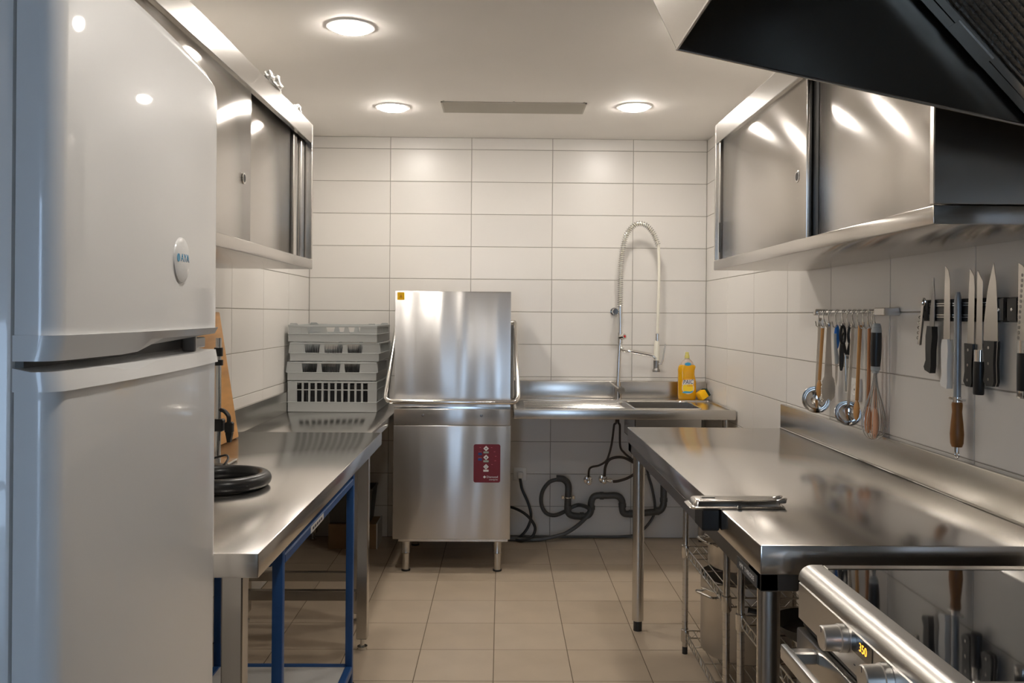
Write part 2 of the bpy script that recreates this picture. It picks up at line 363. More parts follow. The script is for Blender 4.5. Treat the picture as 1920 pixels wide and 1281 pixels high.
# ================================================================== WALL CABINETS WITH SLIDING DOORS
def wall_cabinet(label, xf, xw, y0, y1, z0, z1, s, seam, doors, left):
    """xf front plane, xw wall plane, s = direction (+1/-1) from the front to the wall"""
    t = thing('wall_cabinet', label, 'cabinet', ((xf + xw) / 2, (y0 + y1) / 2, z0)); o = Vector(t.location); T = Matrix.Translation(-o)
    P = lambda name, m, mt: m.obj(name, mt, t, M=T)
    e = .018
    P('bottom_panel', MB().box(xf, xw - s * .004, y0, y1, z0, z0 + .040, bev=.003, seg=2), STEEL_DOOR)
    P('top_fascia', MB().box(xf, xf + s * .02, y0 + e, y1 - e, z1 - .080, z1, bev=.002), STEEL)
    P('top_panel', MB().box(xf + s * .02, xw - s * .004, y0 + e, y1 - e, z1 - .02, z1), STEEL)
    P('back_panel', MB().box(xw - s * .02, xw - s * .004, y0 + e, y1 - e, z0 + .04, z1 - .02), DARKSTEEL)
    P('side_panel', MB().box(xf, xw - s * .004, y0, y0 + e, z0 + .0415, z1, bev=.002), STEEL)
    P('side_panel', MB().box(xf, xw - s * .004, y1 - e, y1, z0 + .0415, z1, bev=.002), STEEL)
    P('shelf', MB().box(xf + s * .07, xw - s * .02, y0 + e, y1 - e, z0 + .29, z0 + .305), DARKSTEEL)
    for (a, b, dx, hole) in doors:
        d = MB(); x0 = xf + s * (.012 + dx); x1 = x0 + s * .018; d.box(x0, x1, a, b, z0 + .041, z1 - .035, bev=.004, seg=2)
        dd = P('sliding_door', d, STEEL_DOOR)
        if hole:
            R = frame((x0 - s * .0005, hole, z0 + .235), (0, 1, 0), (0, 0, 1))
            MB().lathe([(.0125, -.0015), (.0175, -.0015), (.0185, 0), (.0175, .0015), (.0125, .0015), (.0125, -.0015)], 28).obj('pull_ring', CHROME, dd, M=R)
            MB().lathe([(0, -.0007), (.0125, -.0007), (.0125, .0007), (0, .0007)], 28).obj('finger_pull', BLACK_PL, dd, M=R)
    # upright runners and dark slot handle at the far end
    for k, (yy, ww, dx) in enumerate(left):
        P('upright', MB().box(xf + s * (.008 + dx), xf + s * (.03 + dx), yy, yy + ww, z0 + .04, z1 - .03, bev=.003), STEEL)
    return t
rc = wall_cabinet('steel wall cabinet with sliding doors above the hanging utensils', .879, XR, 1.726, 3.527, 1.565, 2.166, 1, 2.47,
    [(2.50, 3.45, .004, 2.575), (1.745, 2.455, .024, None)], [(3.475, .032, .0), (3.455, .014, .022)])
box('slot_handle', BLACK_PL, rc, -.190, -.187, .825, .834, .07, .19)
box('centre_gap', BLACK_PL, rc, -.158, -.156, -.17, -.12, .041, .55)
lc = wall_cabinet('steel wall cabinet with sliding doors beside the refrigerator, crumpled paper on top', -.790, XL, 1.75, 3.56, 1.557, 2.158, -1, 2.8,
    [(1.77, 2.74, .004, 2.665), (2.42, 3.33, .026, None)], [(3.35, .05, .02), (3.41, .055, .032), (3.475, .05, .020)])
box('slot_handle', BLACK_PL, lc, .163, .166, .752, .764, .075, .20)
# crumpled paper on top of it
def crumple(name, label, loc, r, sz):
    bm = bmesh.new(); bmesh.ops.create_icosphere(bm, subdivisions=3, radius=r)
    for v in bm.verts:
        f = 1 + .32 * math.sin(v.co.x * 190 + v.co.y * 110) * math.sin(v.co.z * 150 + v.co.x * 70) + random.uniform(-.12, .12); v.co *= f
        v.co.x *= sz[0]; v.co.y *= sz[1]; v.co.z = max(v.co.z * sz[2], -r * .5)
    m = MB().bm(bm); tag(m.obj(name, PAPER, None, smooth=0, M=Matrix.Translation(loc)), label, 'paper')
crumple('crumpled_paper', 'crumpled white paper wad lying on the wall cabinet, the larger one', (-.80, 2.965, 2.175), .034, (.6, 2.3, .8))
crumple('crumpled_paper', 'small crumpled white paper scrap at the cabinet end', (-.80, 3.33, 2.169), .022, (.6, 1.6, .8))

# ================================================================== STEEL WORK TABLES
def leg_square(t, x, y, z1, h=.0225, M=None):
    l = MB().box(x - h, x + h, y - h, y + h, .045, z1, bev=.003).obj('leg', STEEL, t, M=M)
    MB().cyl((x, y, 0), (x, y, .012), .021).cyl((x, y, .012), (x, y, .05), .009).obj('foot', CHROME, l)
def leg_round(t, x, y, z1, r=.025, M=None):
    l = MB().cyl((x, y, .045), (x, y, z1), r, n=32).obj('leg', STEEL, t, M=M)
    MB().cyl((x, y, 0), (x, y, .05), r * .75, n=24).obj('foot', BLACK_PL, l)
# left table next to the refrigerator
t = thing('work_table', 'long steel work table holding the black ring beside the refrigerator', 'table', (-.84, 2.65, 0)); T = Matrix.Translation((.84, -2.65, 0))
MB().box(-1.183, -.494, 1.752, 3.548, .829, .88, bev=.003, seg=2).obj('worktop', STEEL_TOP, t, M=T)
for x, y in ((-.564, 1.825), (-.56, 3.50), (-1.13, 1.825), (-1.13, 3.50)): leg_square(t, x, y, .829, M=T)
for y in (1.81, 3.485): MB().box(-1.11, -.585, y, y + .03, .20, .24, bev=.002).obj('stretcher', STEEL, t, M=T)
# lower dish table between it and the dishwasher
t = thing('dish_table', 'lower steel dish table under the stack of grey racks', 'table', (-.88, 4.4, 0)); T = Matrix.Translation((.88, -4.4, 0))
MB().box(-1.165, -.582, 3.566, 5.245, .79, .835, bev=.003, seg=2).obj('worktop', STEEL_TOP, t, M=T)
MB().box(-1.183, -1.165, 3.566, 5.245, .79, .945, bev=.003, seg=2).obj('upstand', STEEL, t, M=T)
for x, y in ((-.628, 3.80), (-1.13, 3.80), (-1.13, 5.18)): leg_square(t, x, y, .79, M=T)
MB().box(-1.11, -.65, 3.785, 3.815, .185, .225, bev=.002).obj('stretcher', STEEL, t, M=T)
# right table
t = thing('work_table', 'steel work table with backsplash below the hanging knives', 'table', (.92, 2.8, 0)); T = Matrix.Translation((-.92, -2.8, 0))
MB().box(.563, 1.2475, 1.832, 3.775, .816, .88, bev=.0035, seg=2).obj('worktop', STEEL_TOP, t, M=T)
b = MB(); b.box(1.248, 1.2635, 1.832, 3.79, .816, .985, bev=.003, seg=2); b.obj('backsplash', STEEL, t, M=T)
MB().box(1.240, 1.248, 1.832, 3.775, .88, .8835, bev=.0015).obj('seam_strip', CHROME, t, M=T)
u = MB(); u.box(.566, .606, 1.842, 3.765, .776, .816, bev=.002).box(.566, .65, 1.842, 1.93, .777, .8155, bev=.002).box(.566, .65, 3.68, 3.765, .777, .8155, bev=.002); u.obj('subframe', DARKSTEEL, t, M=T)
MB().box(.65, 1.22, 1.86, 1.90, .776, .8158).box(.65, 1.22, 3.72, 3.76, .776, .8158).obj('cross_rail', BLACK_PL, t, M=T)
for x, y in ((.598, 1.885), (.605, 3.715), (1.21, 1.885), (1.21, 3.715)): leg_round(t, x, y, .777, M=T)
pl = MB().box(.5645, .566, 1.862, 2.02, .7775, .8045).obj('name_plate', GREY_DK, t, M=T); pl['label'] = 'dark maker plate with white lettering'
text('plate_text', 'HMI  THIRODE', .0155, PWHITE, T @ frame((.5643, 1.941, .791), (0, -1, 0), (0, 0, 1)), t, sx=1.15)

# ================================================================== HOOD DISHWASHER
MX, MY = -.2575, 4.52      # centre of the front
t = thing('dishwasher', 'tall steel hood dishwasher with a red control panel and bar handle', 'dishwasher', (MX, MY, 0))
def wavy_box(x0, x1, y0, y1, z0, z1, bev): return MB().box(x0, x1, y0, y1, z0, z1, bev=bev, seg=3)
wavy_box(-.310, .310, .002, .64, .785, .872, .004).obj('tank_band', STEEL_MACH, t)
wavy_box(-.312, .312, 0, .64, .180, .784, .004).obj('lower_body', STEEL_MACH, t)
box('base_plate', STEEL, t, -.285, .300, .02, .62, .162, .1795, bev=.003)
hd = MB(); hd.prism([(0.010, .872), (.008, .93), (.008, 1.490), (.012, 1.496), (.61, 1.496), (.61, .872)], 'x', -.307, .307); hd.obj('hood', STEEL_MACH, t)
MB().box(-.309, .309, .004, .012, .872, .885, bev=.001).obj('hood_rim', CHROME, t)
st = MB(); st.box(.309, .330, .30, .40, .90, 1.32, bev=.003).obj('guide_rail', STEEL, t); MB().box(-.330, -.309, .30, .40, .90, 1.32, bev=.003).obj('guide_rail', STEEL, t)
HX = .352
hp = arcpath([(.311, .34, 1.333), (HX - .018, .34, 1.333), (HX - .002, -.055, .915), (-HX + .002, -.055, .915), (-HX + .018, .34, 1.333), (-.311, .34, 1.333)], .045, 6)
MB().tube(hp, .0125, 14).obj('bar_handle', CHROME, t)
for x in (-.155, .155): MB().lathe([(0, .004), (.006, .003), (.008, 0), (0, 0)], 14).obj('screw', DARKSTEEL, t, M=frame((x, .0015, .838), (1, 0, 0), (0, 0, 1)))
for x in (-.245, .245):
    for y in (.055, .56):
        l = MB().lathe([(.024, .162), (.024, .10), (.0245, .098), (.0215, .094), (.0215, .085), (.020, .012), (.020, .008), (0, .008)], 28, M=Matrix.Translation((x, y, 0))).obj('leg', STEEL, t)
        MB().cyl((x, y, 0), (x, y, .008), .024, n=24).obj('foot', BLACK_PL, l)
st = box('warning_sticker', YELLOW, t, -.296, -.258, .0066, .008, 1.449, 1.489)
tri = MB(); tri.prism([(-.286, 1.460), (-.268, 1.460), (-.277, 1.478)], 'y', .0062, .0066); tri.obj('warning_triangle', mat('amber_print', lin((200, 140, 8)), .5), st)
PM = frame((MX * 0 + .186, -.0008, .585), (1, 0, 0), (0, 0, 1))
def rrect(w_, h_, r, k=5):
    out = []
    for cx, cy, a0 in ((w_ / 2 - r, h_ / 2 - r, 0), (-w_ / 2 + r, h_ / 2 - r, PI / 2), (-w_ / 2 + r, -h_ / 2 + r, PI), (w_ / 2 - r, -h_ / 2 + r, 1.5 * PI)):
        for i in range(k + 1): a = a0 + PI / 2 * i / k; out.append((cx + r * math.cos(a), cy + r * math.sin(a)))
    return out
pn = MB().prism(rrect(.142, .203, .011), 'z', -.001, .001).obj('control_panel', RED, t, smooth=0, M=PM); pn['label'] = 'dark red control panel with white diamond buttons'
for zz, dot in ((.079, 0), (.032, 1), (-.018, 2)):
    dm = MB().prism([(-.006, zz + .0), (-.0205 + .0, zz), (-.006, zz + .0)][:0] or [(.0095, zz), (-.005, zz + .0145), (-.0195, zz), (-.005, zz - .0145)], 'z', .001, .0014).obj('diamond_button', PWHITE, pn, smooth=0)
    if dot == 0: MB().box(-.0105, .0005, zz - .002, zz + .002, .0014, .0016).obj('button_mark', PDARK, dm)
    elif dot == 1: MB().prism([(-.010, zz - .003), (-.002, zz - .006), (-.001, zz + .006)], 'z', .0014, .0016).obj('button_mark', PDARK, dm)
    else: MB().lathe([(.0048, .0014), (.0065, .0014), (.0065, .0016), (.0048, .0016), (.0048, .0014)], 20, M=Matrix.Translation((-.005, zz, 0))).obj('button_mark', PDARK, dm)
    MB().prism([(x - .005, y + zz - .0205) for x, y in rrect(.028, .0105, .002)], 'z', .001, .0014).obj('button_caption', PGREEN if dot < 2 else PWHITE, pn, smooth=0)
for zz in (.050, .021): box('indicator', PBLUE, pn, -.047, -.027, zz - .006, zz + .006, .001, .0014)
for zz in (.0615, .030): box('indicator_caption', mat('print_pink', lin((190, 90, 100)), .5), pn, -.046, -.028, zz - .0012, zz + .0012, .001, .0013)
for x, y in ((-.036, .084), (.040, .062), (.046, .038), (.044, .014), (.027, -.006), (.024, .084)): box('print_mark', mat('print_pink', (1, 1, 1)), pn, x - .004, x + .004, y - .0014, y + .0014, .001, .0013)
text('brand_text', 'Diamond', .0155, PWHITE, Matrix.Translation((.0285, -.072, .0012)), pn, sx=1.05)
text('brand_subtext', 'catering line', .0095, PWHITE, Matrix.Translation((.034, -.086, .0012)), pn, shear=.35)
lg = MB(); lg.prism([(-.020, -.072), (-.0125, -.0645), (-.0045, -.072), (-.0125, -.0795)], 'z', .001, .0014); lg.obj('logo', PWHITE, pn, smooth=0)

# ================================================================== SINK UNIT
SZ = .872
t = thing('sink_unit', 'steel sink unit with drainboard and basin along the tiled wall', 'sink', (.66, 4.9, 0)); T = Matrix.Translation((-.66, -4.9, 0))
P = lambda name, m, mt, sm=35: m.obj(name, mt, t, smooth=sm, M=T)
bx0, bx1, by0, by1 = .735, 1.105, 4.66, 5.06
top = MB(); top.box(.075, bx0, 4.56, 5.12, SZ - .016, SZ - .008).box(bx1, 1.25, 4.56, 5.12, SZ - .016, SZ - .008).box(bx0, bx1, 4.56, by0, SZ - .016, SZ - .008).box(bx0, bx1, by1, 5.12, SZ - .016, SZ - .008)
P('drainboard', top, STEEL_TOP)
rim = MB(); rim.box(.068, 1.256, 4.535, 4.565, SZ - .052, SZ, bev=.004, seg=2).box(1.238, 1.256, 4.565, 5.13, SZ - .05, SZ, bev=.004, seg=2).box(.068, .085, 4.565, 5.13, SZ - .05, SZ, bev=.004, seg=2)
P('front_rim', rim, STEEL)
P('tap_ledge', MB().box(.068, 1.256, 5.075, 5.215, SZ - .03, SZ, bev=.004, seg=2), STEEL)
P('backsplash', MB().box(.068, 1.262, 5.215, 5.232, SZ - .03, .972, bev=.003, seg=2).box(.068, 1.262, 5.228, 5.2555, .962, .974, bev=.002), STEEL)
bs = MB(); bz = .68
bs.box(bx0, bx1, by0, by1, bz, bz + .004).box(bx0, bx0 + .004, by0, by1, bz, SZ - .012).box(bx1 - .004, bx1, by0, by1, bz, SZ - .012).box(bx0, bx1, by0, by0 + .004, bz, SZ - .012).box(bx0, bx1, by1 - .004, by1, bz, SZ - .012)
P('basin', bs, STEEL)
P('basin_rim', MB().tube(arcpath([(bx0, by0, SZ - .008), (bx1, by0, SZ - .008), (bx1, by1, SZ - .008), (bx0, by1, SZ - .008), (bx0, by0, SZ - .008)], .05, 5), .004, 8), CHROME)
for k in range(7): P('drain_ridge', MB().box(.13, .68, 4.66 + k * .055, 4.668 + k * .055, SZ - .0085, SZ - .003, bev=.002), STEEL_TOP)
for x, y in ((1.225, 4.62), (1.225, 5.18)):
    l = MB().cyl((x, y, .04), (x, y, SZ - .05), .019, n=20).obj('leg', STEEL, t, M=T); MB().cyl((x, y, 0), (x, y, .045), .014).obj('foot', BLACK_PL, l)
# pre-rinse tap
FX, FY = .706, 5.14
t = thing('spray_tap', 'tall chrome pre-rinse tap with coiled spring and white hand spray', 'tap', (FX, FY, SZ))
P = lambda name, m, mt: m.obj(name, mt, t)
P('body', MB().cyl((0, 0, 0), (0, 0, .075), .023, n=28).cyl((0, 0, .075), (0, 0, .10), .016, n=24), CHROME)
lv = P('mixer_knob', MB().tube([(.012, -.03, .055), (.014, -.052, .055)], .021, 24), CHROME)
MB().tube([(-.004, -.045, .066), (-.055, -.055, .105)], [.006, .0035], 10).obj('lever', CHROME, lv)
P('riser', MB().tube(bez([(0, 0, .09), (.006, 0, .25), (.012, 0, .40), (.010, 0, .55)]), .0115, 16), CHROME)
P('wall_bracket', MB().cyl((-.012, .12, .527), (-.012, -.012, .527), .008).cyl((-.012, .118, .527), (-.012, .106, .527), .024, n=24).cyl((-.02, -.02, .527), (-.02, .02, .527), .017, n=20), CHROME)
P('collar', MB().cyl((.010, 0, .512), (.010, 0, .558), .0155, n=20), CHROME)
vl = P('valve', MB().cyl((.012, 0, .335), (.012, 0, .40), .016, n=20).tube([(.014, -.01, .372), (.034, -.036, .378)], .017, 20), CHROME)
MB().tube([(.0345, -.0365, .378), (.0355, -.0375, .3782)], .008, 16).obj('red_mark', REDDOT, vl)
P('spout', MB().tube(bez([(.014, 0, .335), (.018, -.006, .308), (.034, -.02, .292), (.075, -.03, .287), (.14, -.03, .275), (.20, -.035, .264), (.222, -.04, .245)]), .0095, 14), CHROME)
P('spout_sleeve', MB().tube([(.085, -.030, .2855), (.195, -.034, .2655)], .0125, 14), CHROME)
# spring path: up, over the arch, down to the hose end
sp = bez([(.010, 0, .555), (.010, 0, .68), (.013, 0, .80), (.022, 0, .90), (.042, -.005, .985), (.080, -.01, 1.040), (.125, -.015, 1.058), (.170, -.02, 1.040), (.207, -.025, .99), (.232, -.03, .925)], 14)
P('inner_hose', MB().tube(sp, .0085, 10), HOSEW)
def coil(path, turns, R, r, n=7, per=12):
    L = [0.]
    for a, b in zip(path, path[1:]): L.append(L[-1] + (b - a).length)
    tot = L[-1]; pts = []; i = 0; N = turns * per
    for k in range(N + 1):
        s = tot * k / N
        while i < len(path) - 2 and L[i + 1] < s: i += 1
        f = (s - L[i]) / max(1e-9, L[i + 1] - L[i]); p = path[i].lerp(path[i + 1], f); tg = (path[i + 1] - path[i]).normalized()
        y = Vector((0, 1, 0)); y = (y - tg * y.dot(tg)).normalized(); q = tg.cross(y); a = 2 * PI * k / per
        pts.append(p + (y * math.cos(a) + q * math.sin(a)) * R)
    return MB().tube(pts, r, n)
P('spring', coil(sp, 58, .0165, .0025), CHROME)
P('hose', MB().tube(bez([(.231, -.03, .93), (.236, -.03, .88), (.238, -.03, .7), (.234, -.03, .52), (.231, -.03, .40)]), .0085, 12), HOSEW)
hs = P('hand_spray', MB().lathe([(.009, .355), (.014, .345), (.017, .315), (.018, .29), (.017, .25), (.016, .232)], 20, M=Matrix.Translation((.228, -.03, 0))), HOSEW)
MB().cyl((.231, -.03, .352), (.231, -.03, .395), .0115, n=18).obj('hose_nut', CHROME, hs)
MB().lathe([(.0175, .235), (.0165, .19), (.018, .185), (.0225, .178), (.0225, .166), (0, .166)], 24, M=Matrix.Translation((.226, -.03, 0))).obj('nozzle', DARKSTEEL, hs)
MB().tube([(.236, -.04, .215), (.255, -.04, .215), (.262, -.04, .235), (.278, -.04, .335)], [.005, .005, .005, .0045], 10).obj('trigger_lever', CHROME, hs)

# washing-up bottle
t = thing('soap_bottle', 'yellow washing-up liquid bottle with a lemon label on the sink ledge', 'bottle', (1.125, 5.145, SZ))
sec = []
for z, w_, d_ in ((0, .048, .027), (.004, .053, .031), (.03, .0545, .032), (.10, .055, .032), (.15, .0545, .0315), (.175, .0555, .031), (.198, .052, .028), (.208, .044, .025)): sec.append((z, w_, d_))
bm = MB(); n = 32; vs = []
for z, w_, d_ in sec:
    for k in range(n):
        a = 2 * PI * k / n; c, s_ = math.cos(a), math.sin(a); x = w_ * math.copysign(abs(c) ** .55, c); y = d_ * math.copysign(abs(s_) ** .7, s_)
        if x > .02 and .135 < z < .18: x -= .010
        vs.append((x, y, z))
fs = [(i * n + k, i * n + (k + 1) % n, (i + 1) * n + (k + 1) % n, (i + 1) * n + k) for i in range(len(sec) - 1) for k in range(n)] + [tuple(range(n - 1, -1, -1)), tuple((len(sec) - 1) * n + k for k in range(n))]
bm.add(vs, fs).obj('bottle_body', SOAP, t, smooth=60)
MB().lathe([(.040, .208), (.036, .222), (.024, .236), (.014, .243), (.014, .25), (0, .25)], 28, M=Matrix.Diagonal((1, .62, 1, 1))).obj('shoulder', SOAPCLR, t, smooth=60)
MB().lathe([(.015, .248), (.015, .262), (.011, .27), (.011, .281), (.008, .285), (0, .285)], 20).obj('cap', SOAPCAP, t)
LM = lambda z, x=0, d=-.0325: frame((x, d, z), (1, 0, 0), (0, 0, 1))
lab = MB().prism([(x, y) for x, y in rrect(.078, .092, .03, 8)], 'z', 0, .0006).obj('label', mat('label_amber', lin((226, 160, 20)), .4), t, M=LM(.082, 0, -.0318), smooth=0)
MB().lathe([(0, .0009), (.033, .0009), (.033, .0005), (0, .0005)], 36, M=Matrix.Translation((0, -.012, 0))).obj('lemon_disc', LABYEL, lab, smooth=0)
MB().lathe([(.033, .0011), (.036, .0011), (.036, .0005), (.033, .0005), (.033, .0011)], 36, M=Matrix.Translation((0, -.012, 0))).obj('disc_rim', PWHITE, lab, smooth=0)
wd = MB(); wd.prism([(-.037, -.040), (-.02, -.031), (.015, -.033), (.030, -.028), (.030, -.036), (.010, -.043), (-.02, -.044)], 'z', .0009, .0014); wd.obj('wave', SKYB, lab, smooth=0)
MB().prism([(-.036, .006), (.034, .012), (.036, .040), (-.030, .036)], 'z', .0009, .0012).obj('name_patch', PWHITE, lab, smooth=0)
text('brand_text', 'PAIC', .036, NAVY, Matrix.Translation((0, .023, .0016)) @ Matrix.Rotation(.04, 4, 'Z'), lab, shear=.2, sx=.82)
text('variety_text', 'Citron', .0135, REDDOT, Matrix.Translation((.012, .002, .0016)), lab, shear=.2)
MB().lathe([(0, .001), (.019, .0008), (.019, 0), (0, 0)], 28, M=LM(.213, 0, -.0255) @ Matrix.Diagonal((1, .55, 1, 1))).obj('neck_label', SKYB, t)
# sponge
t = thing('sponge', 'yellow sponge with dark scouring pad beside the soap bottle', 'sponge', M=Matrix.Translation((1.218, 5.125, SZ + .0285)) @ Matrix.Rotation(-.55, 4, 'Y') @ Matrix.Rotation(.2, 4, 'Z'))
box('foam', SPONGE, t, -.034, .012, -.048, .02, -.018, .030, bev=.004, seg=2)
box('scouring_pad', SCOUR, t, .0125, .026, -.048, .02, -.018, .030, bev=.002)

# ================================================================== PLUMBING UNDER THE SINK
def pipe(name, label, cat, pts, r, m, n=12, k=6):
    o = MB().tube(bez(pts, k), r, n).obj(name, m, None, smooth=50); tag(o, label, cat); return o
t = thing('drain_pipe', 'thick grey plastic drain pipe with bends along the wall', 'pipe', (.66, 5.2, 0)); T = Matrix.Translation((-.66, -5.2, 0))
pp = [(0.342, .377), (.385, .372), (.414, .34), (.415, .271), (.413, .20), (.425, .158), (.472, .147), (.527, .148), (.553, .175), (.557, .235), (.580, .270), (.648, .273), (.715, .272), (.745, .242), (.747, .19), (.765, .163), (.833, .164), (.912, .172), (.970, .180), (.996, .210), (1.0, .274), (.997, .68)]
MB().tube(bez([(x, 5.2, z) for x, z in pp]), .0205, 16).obj('pipe_run', PIPE, t, smooth=50, M=T)
for p, d in (((.415, 5.2, .20), (0, 0, 1)), ((.50, 5.2, .147), (1, 0, 0)), ((.556, 5.2, .20), (0, .1, 1)), ((.62, 5.2, .273), (1, 0, 0)), ((.747, 5.2, .215), (0, 0, 1)), ((.80, 5.2, .163), (1, 0, 0)), ((.96, 5.2, .179), (1, 0, 0)), ((1.0, 5.2, .25), (0, 0, 1))):
    p = Vector(p); d = Vector(d).normalized(); MB().cyl(p - d * .012, p + d * .012, .0235, n=20).obj('socket_joint', PIPE, t, M=T)
cl = MB().tube([(.415 + .023 * math.cos(a), 5.2 + .023 * math.sin(a), .262) for a in [2 * PI * k / 20 for k in range(20)]], .004, 6, closed=True).box(.438, .456, 5.19, 5.205, .252, .272, bev=.002).box(.374, .392, 5.19, 5.205, .252, .272, bev=.002)
cl.obj('pipe_clamp', CHROME, t, M=T)
pipe('drain_hose', 'grey flexible drain hose curled in a loop behind the dishwasher', 'hose', [(0.352, 5.195, .372), (.30, 5.2, .354), (.257, 5.2, .295), (.252, 5.2, .221), (.280, 5.2, .167), (.331, 5.21, .149), (.388, 5.235, .162), (.437, 5.24, .19), (.484, 5.235, .207), (.530, 5.17, .207), (.548, 5.155, .183), (.493, 5.15, .122), (.433, 5.15, .075), (.372, 5.15, .045), (.251, 5.15, .018), (.16, 5.15, .015), (.02, 5.18, .015)], .0118, PIPE)
pipe('floor_hose', 'thin grey hose lying along the floor by the wall', 'hose', [(0.02, 5.235, .012), (.211, 5.235, .012), (.377, 5.235, .011), (.561, 5.235, .012), (.745, 5.235, .014), (.837, 5.235, .028), (.898, 5.235, .073), (.947, 5.235, .147), (.952, 5.235, .22), (.933, 5.235, .319), (.905, 5.235, .42), (.885, 5.23, .60)], .008, PIPE)
pipe('braided_hose', 'braided supply hose running to the lone round wall valve', 'hose', [(0.697, 5.14, .84), (.699, 5.15, .731), (.687, 5.15, .713), (.679, 5.15, .646), (.67, 5.15, .585), (.658, 5.15, .537), (.64, 5.15, .494), (.598, 5.15, .467), (.555, 5.16, .455), (.540, 5.18, .433), (.539, 5.205, .385)], .0065, HOSE)
pipe('braided_hose', 'braided supply hose hanging in a long curve behind the table leg', 'hose', [(0.715, 5.14, .84), (.712, 5.15, .731), (.721, 5.15, .707), (.724, 5.15, .586), (.749, 5.15, .544), (.786, 5.15, .513), (.828, 5.15, .483), (.86, 5.16, .47)], .0065, HOSE)
pipe('braided_hose', 'looped dark hose joining the double wall valve', 'hose', [(0.634, 5.18, .395), (.638, 5.17, .455), (.661, 5.17, .497), (.704, 5.17, .513), (.752, 5.17, .51), (.801, 5.17, .486), (.838, 5.17, .458), (.822, 5.17, .420), (.778, 5.17, .389), (.723, 5.17, .370), (.685, 5.17, .365)], .0085, HOSE)
def valve(x, z, label, twin):
    t = thing('wall_valve', label, 'valve', (x, 5.245, z), group='chrome wall valves')
    MB().lathe([(0, .012), (.014, .012), (.026, .006), (.028, 0), (0, 0)], 28).obj('rosette', CHROME, t, M=frame((0, .0145, 0), (1, 0, 0), (0, 0, 1)))
    MB().cyl((0, .01, 0), (0, -.05, 0), .011, n=18).obj('body', CHROME, t)
    MB().lathe([(0, .012), (.010, .012), (.016, .008), (.016, 0), (0, 0)], 20).obj('knob', CHROME, t, M=frame((0, -.05, -.004), (1, 0, 0), (0, 0, 1)))
    MB().cyl((0, -.035, .005), (0, -.035, .04), .008, n=14).obj('outlet', CHROME, t)
    if twin: MB().cyl((0, -.035, 0), (.05, -.045, 0), .009, n=14).cyl((.03, -.041, 0), (.046, -.044, 0), .014, n=8).obj('side_outlet', CHROME, t)
valve(.541, .358, 'chrome round wall valve with a single thin hose', False)
valve(.634, .365, 'chrome wall valve with a side outlet and looped hose', True)
t = thing('wall_socket', 'white wall socket with plug beside the dishwasher', 'socket', (.121, YB, .392))
box('plate', WHITE_PL, t, -.040, .040, -.012, 0, -.040, .040, bev=.004, seg=2)
MB().lathe([(.020, 0), (.021, .003), (.022, 0)], 24, M=frame((0, -.012, .0), (1, 0, 0), (0, 0, 1))).obj('recess_ring', WHITE_PL, t)
box('plug', WHITE_PL, t, -.017, .017, -.045, -.0125, -.022, .016, bev=.006, seg=2)
pipe('power_cord', 'black power cord dropping from the wall plug', 'cord', [(0.121, 5.228, .372), (.126, 5.215, .345), (.135, 5.21, .305), (.169, 5.2, .232), (.188, 5.19, .165), (.182, 5.185, .11), (.149, 5.18, .05), (.10, 5.19, .014), (.0, 5.205, .012)], .0085, BLACK_RUB)
pipe('power_cord', 'black cord coiled on the floor behind the dishwasher', 'cord', [(0.0, 5.19, .206), (.05, 5.185, .206), (.099, 5.15, .20), (.153, 5.12, .176), (.196, 5.12, .130), (.212, 5.12, .085), (.191, 5.12, .04), (.13, 5.13, .014), (.07, 5.18, .014), (.0, 5.19, .014)], .0085, BLACK_RUB)

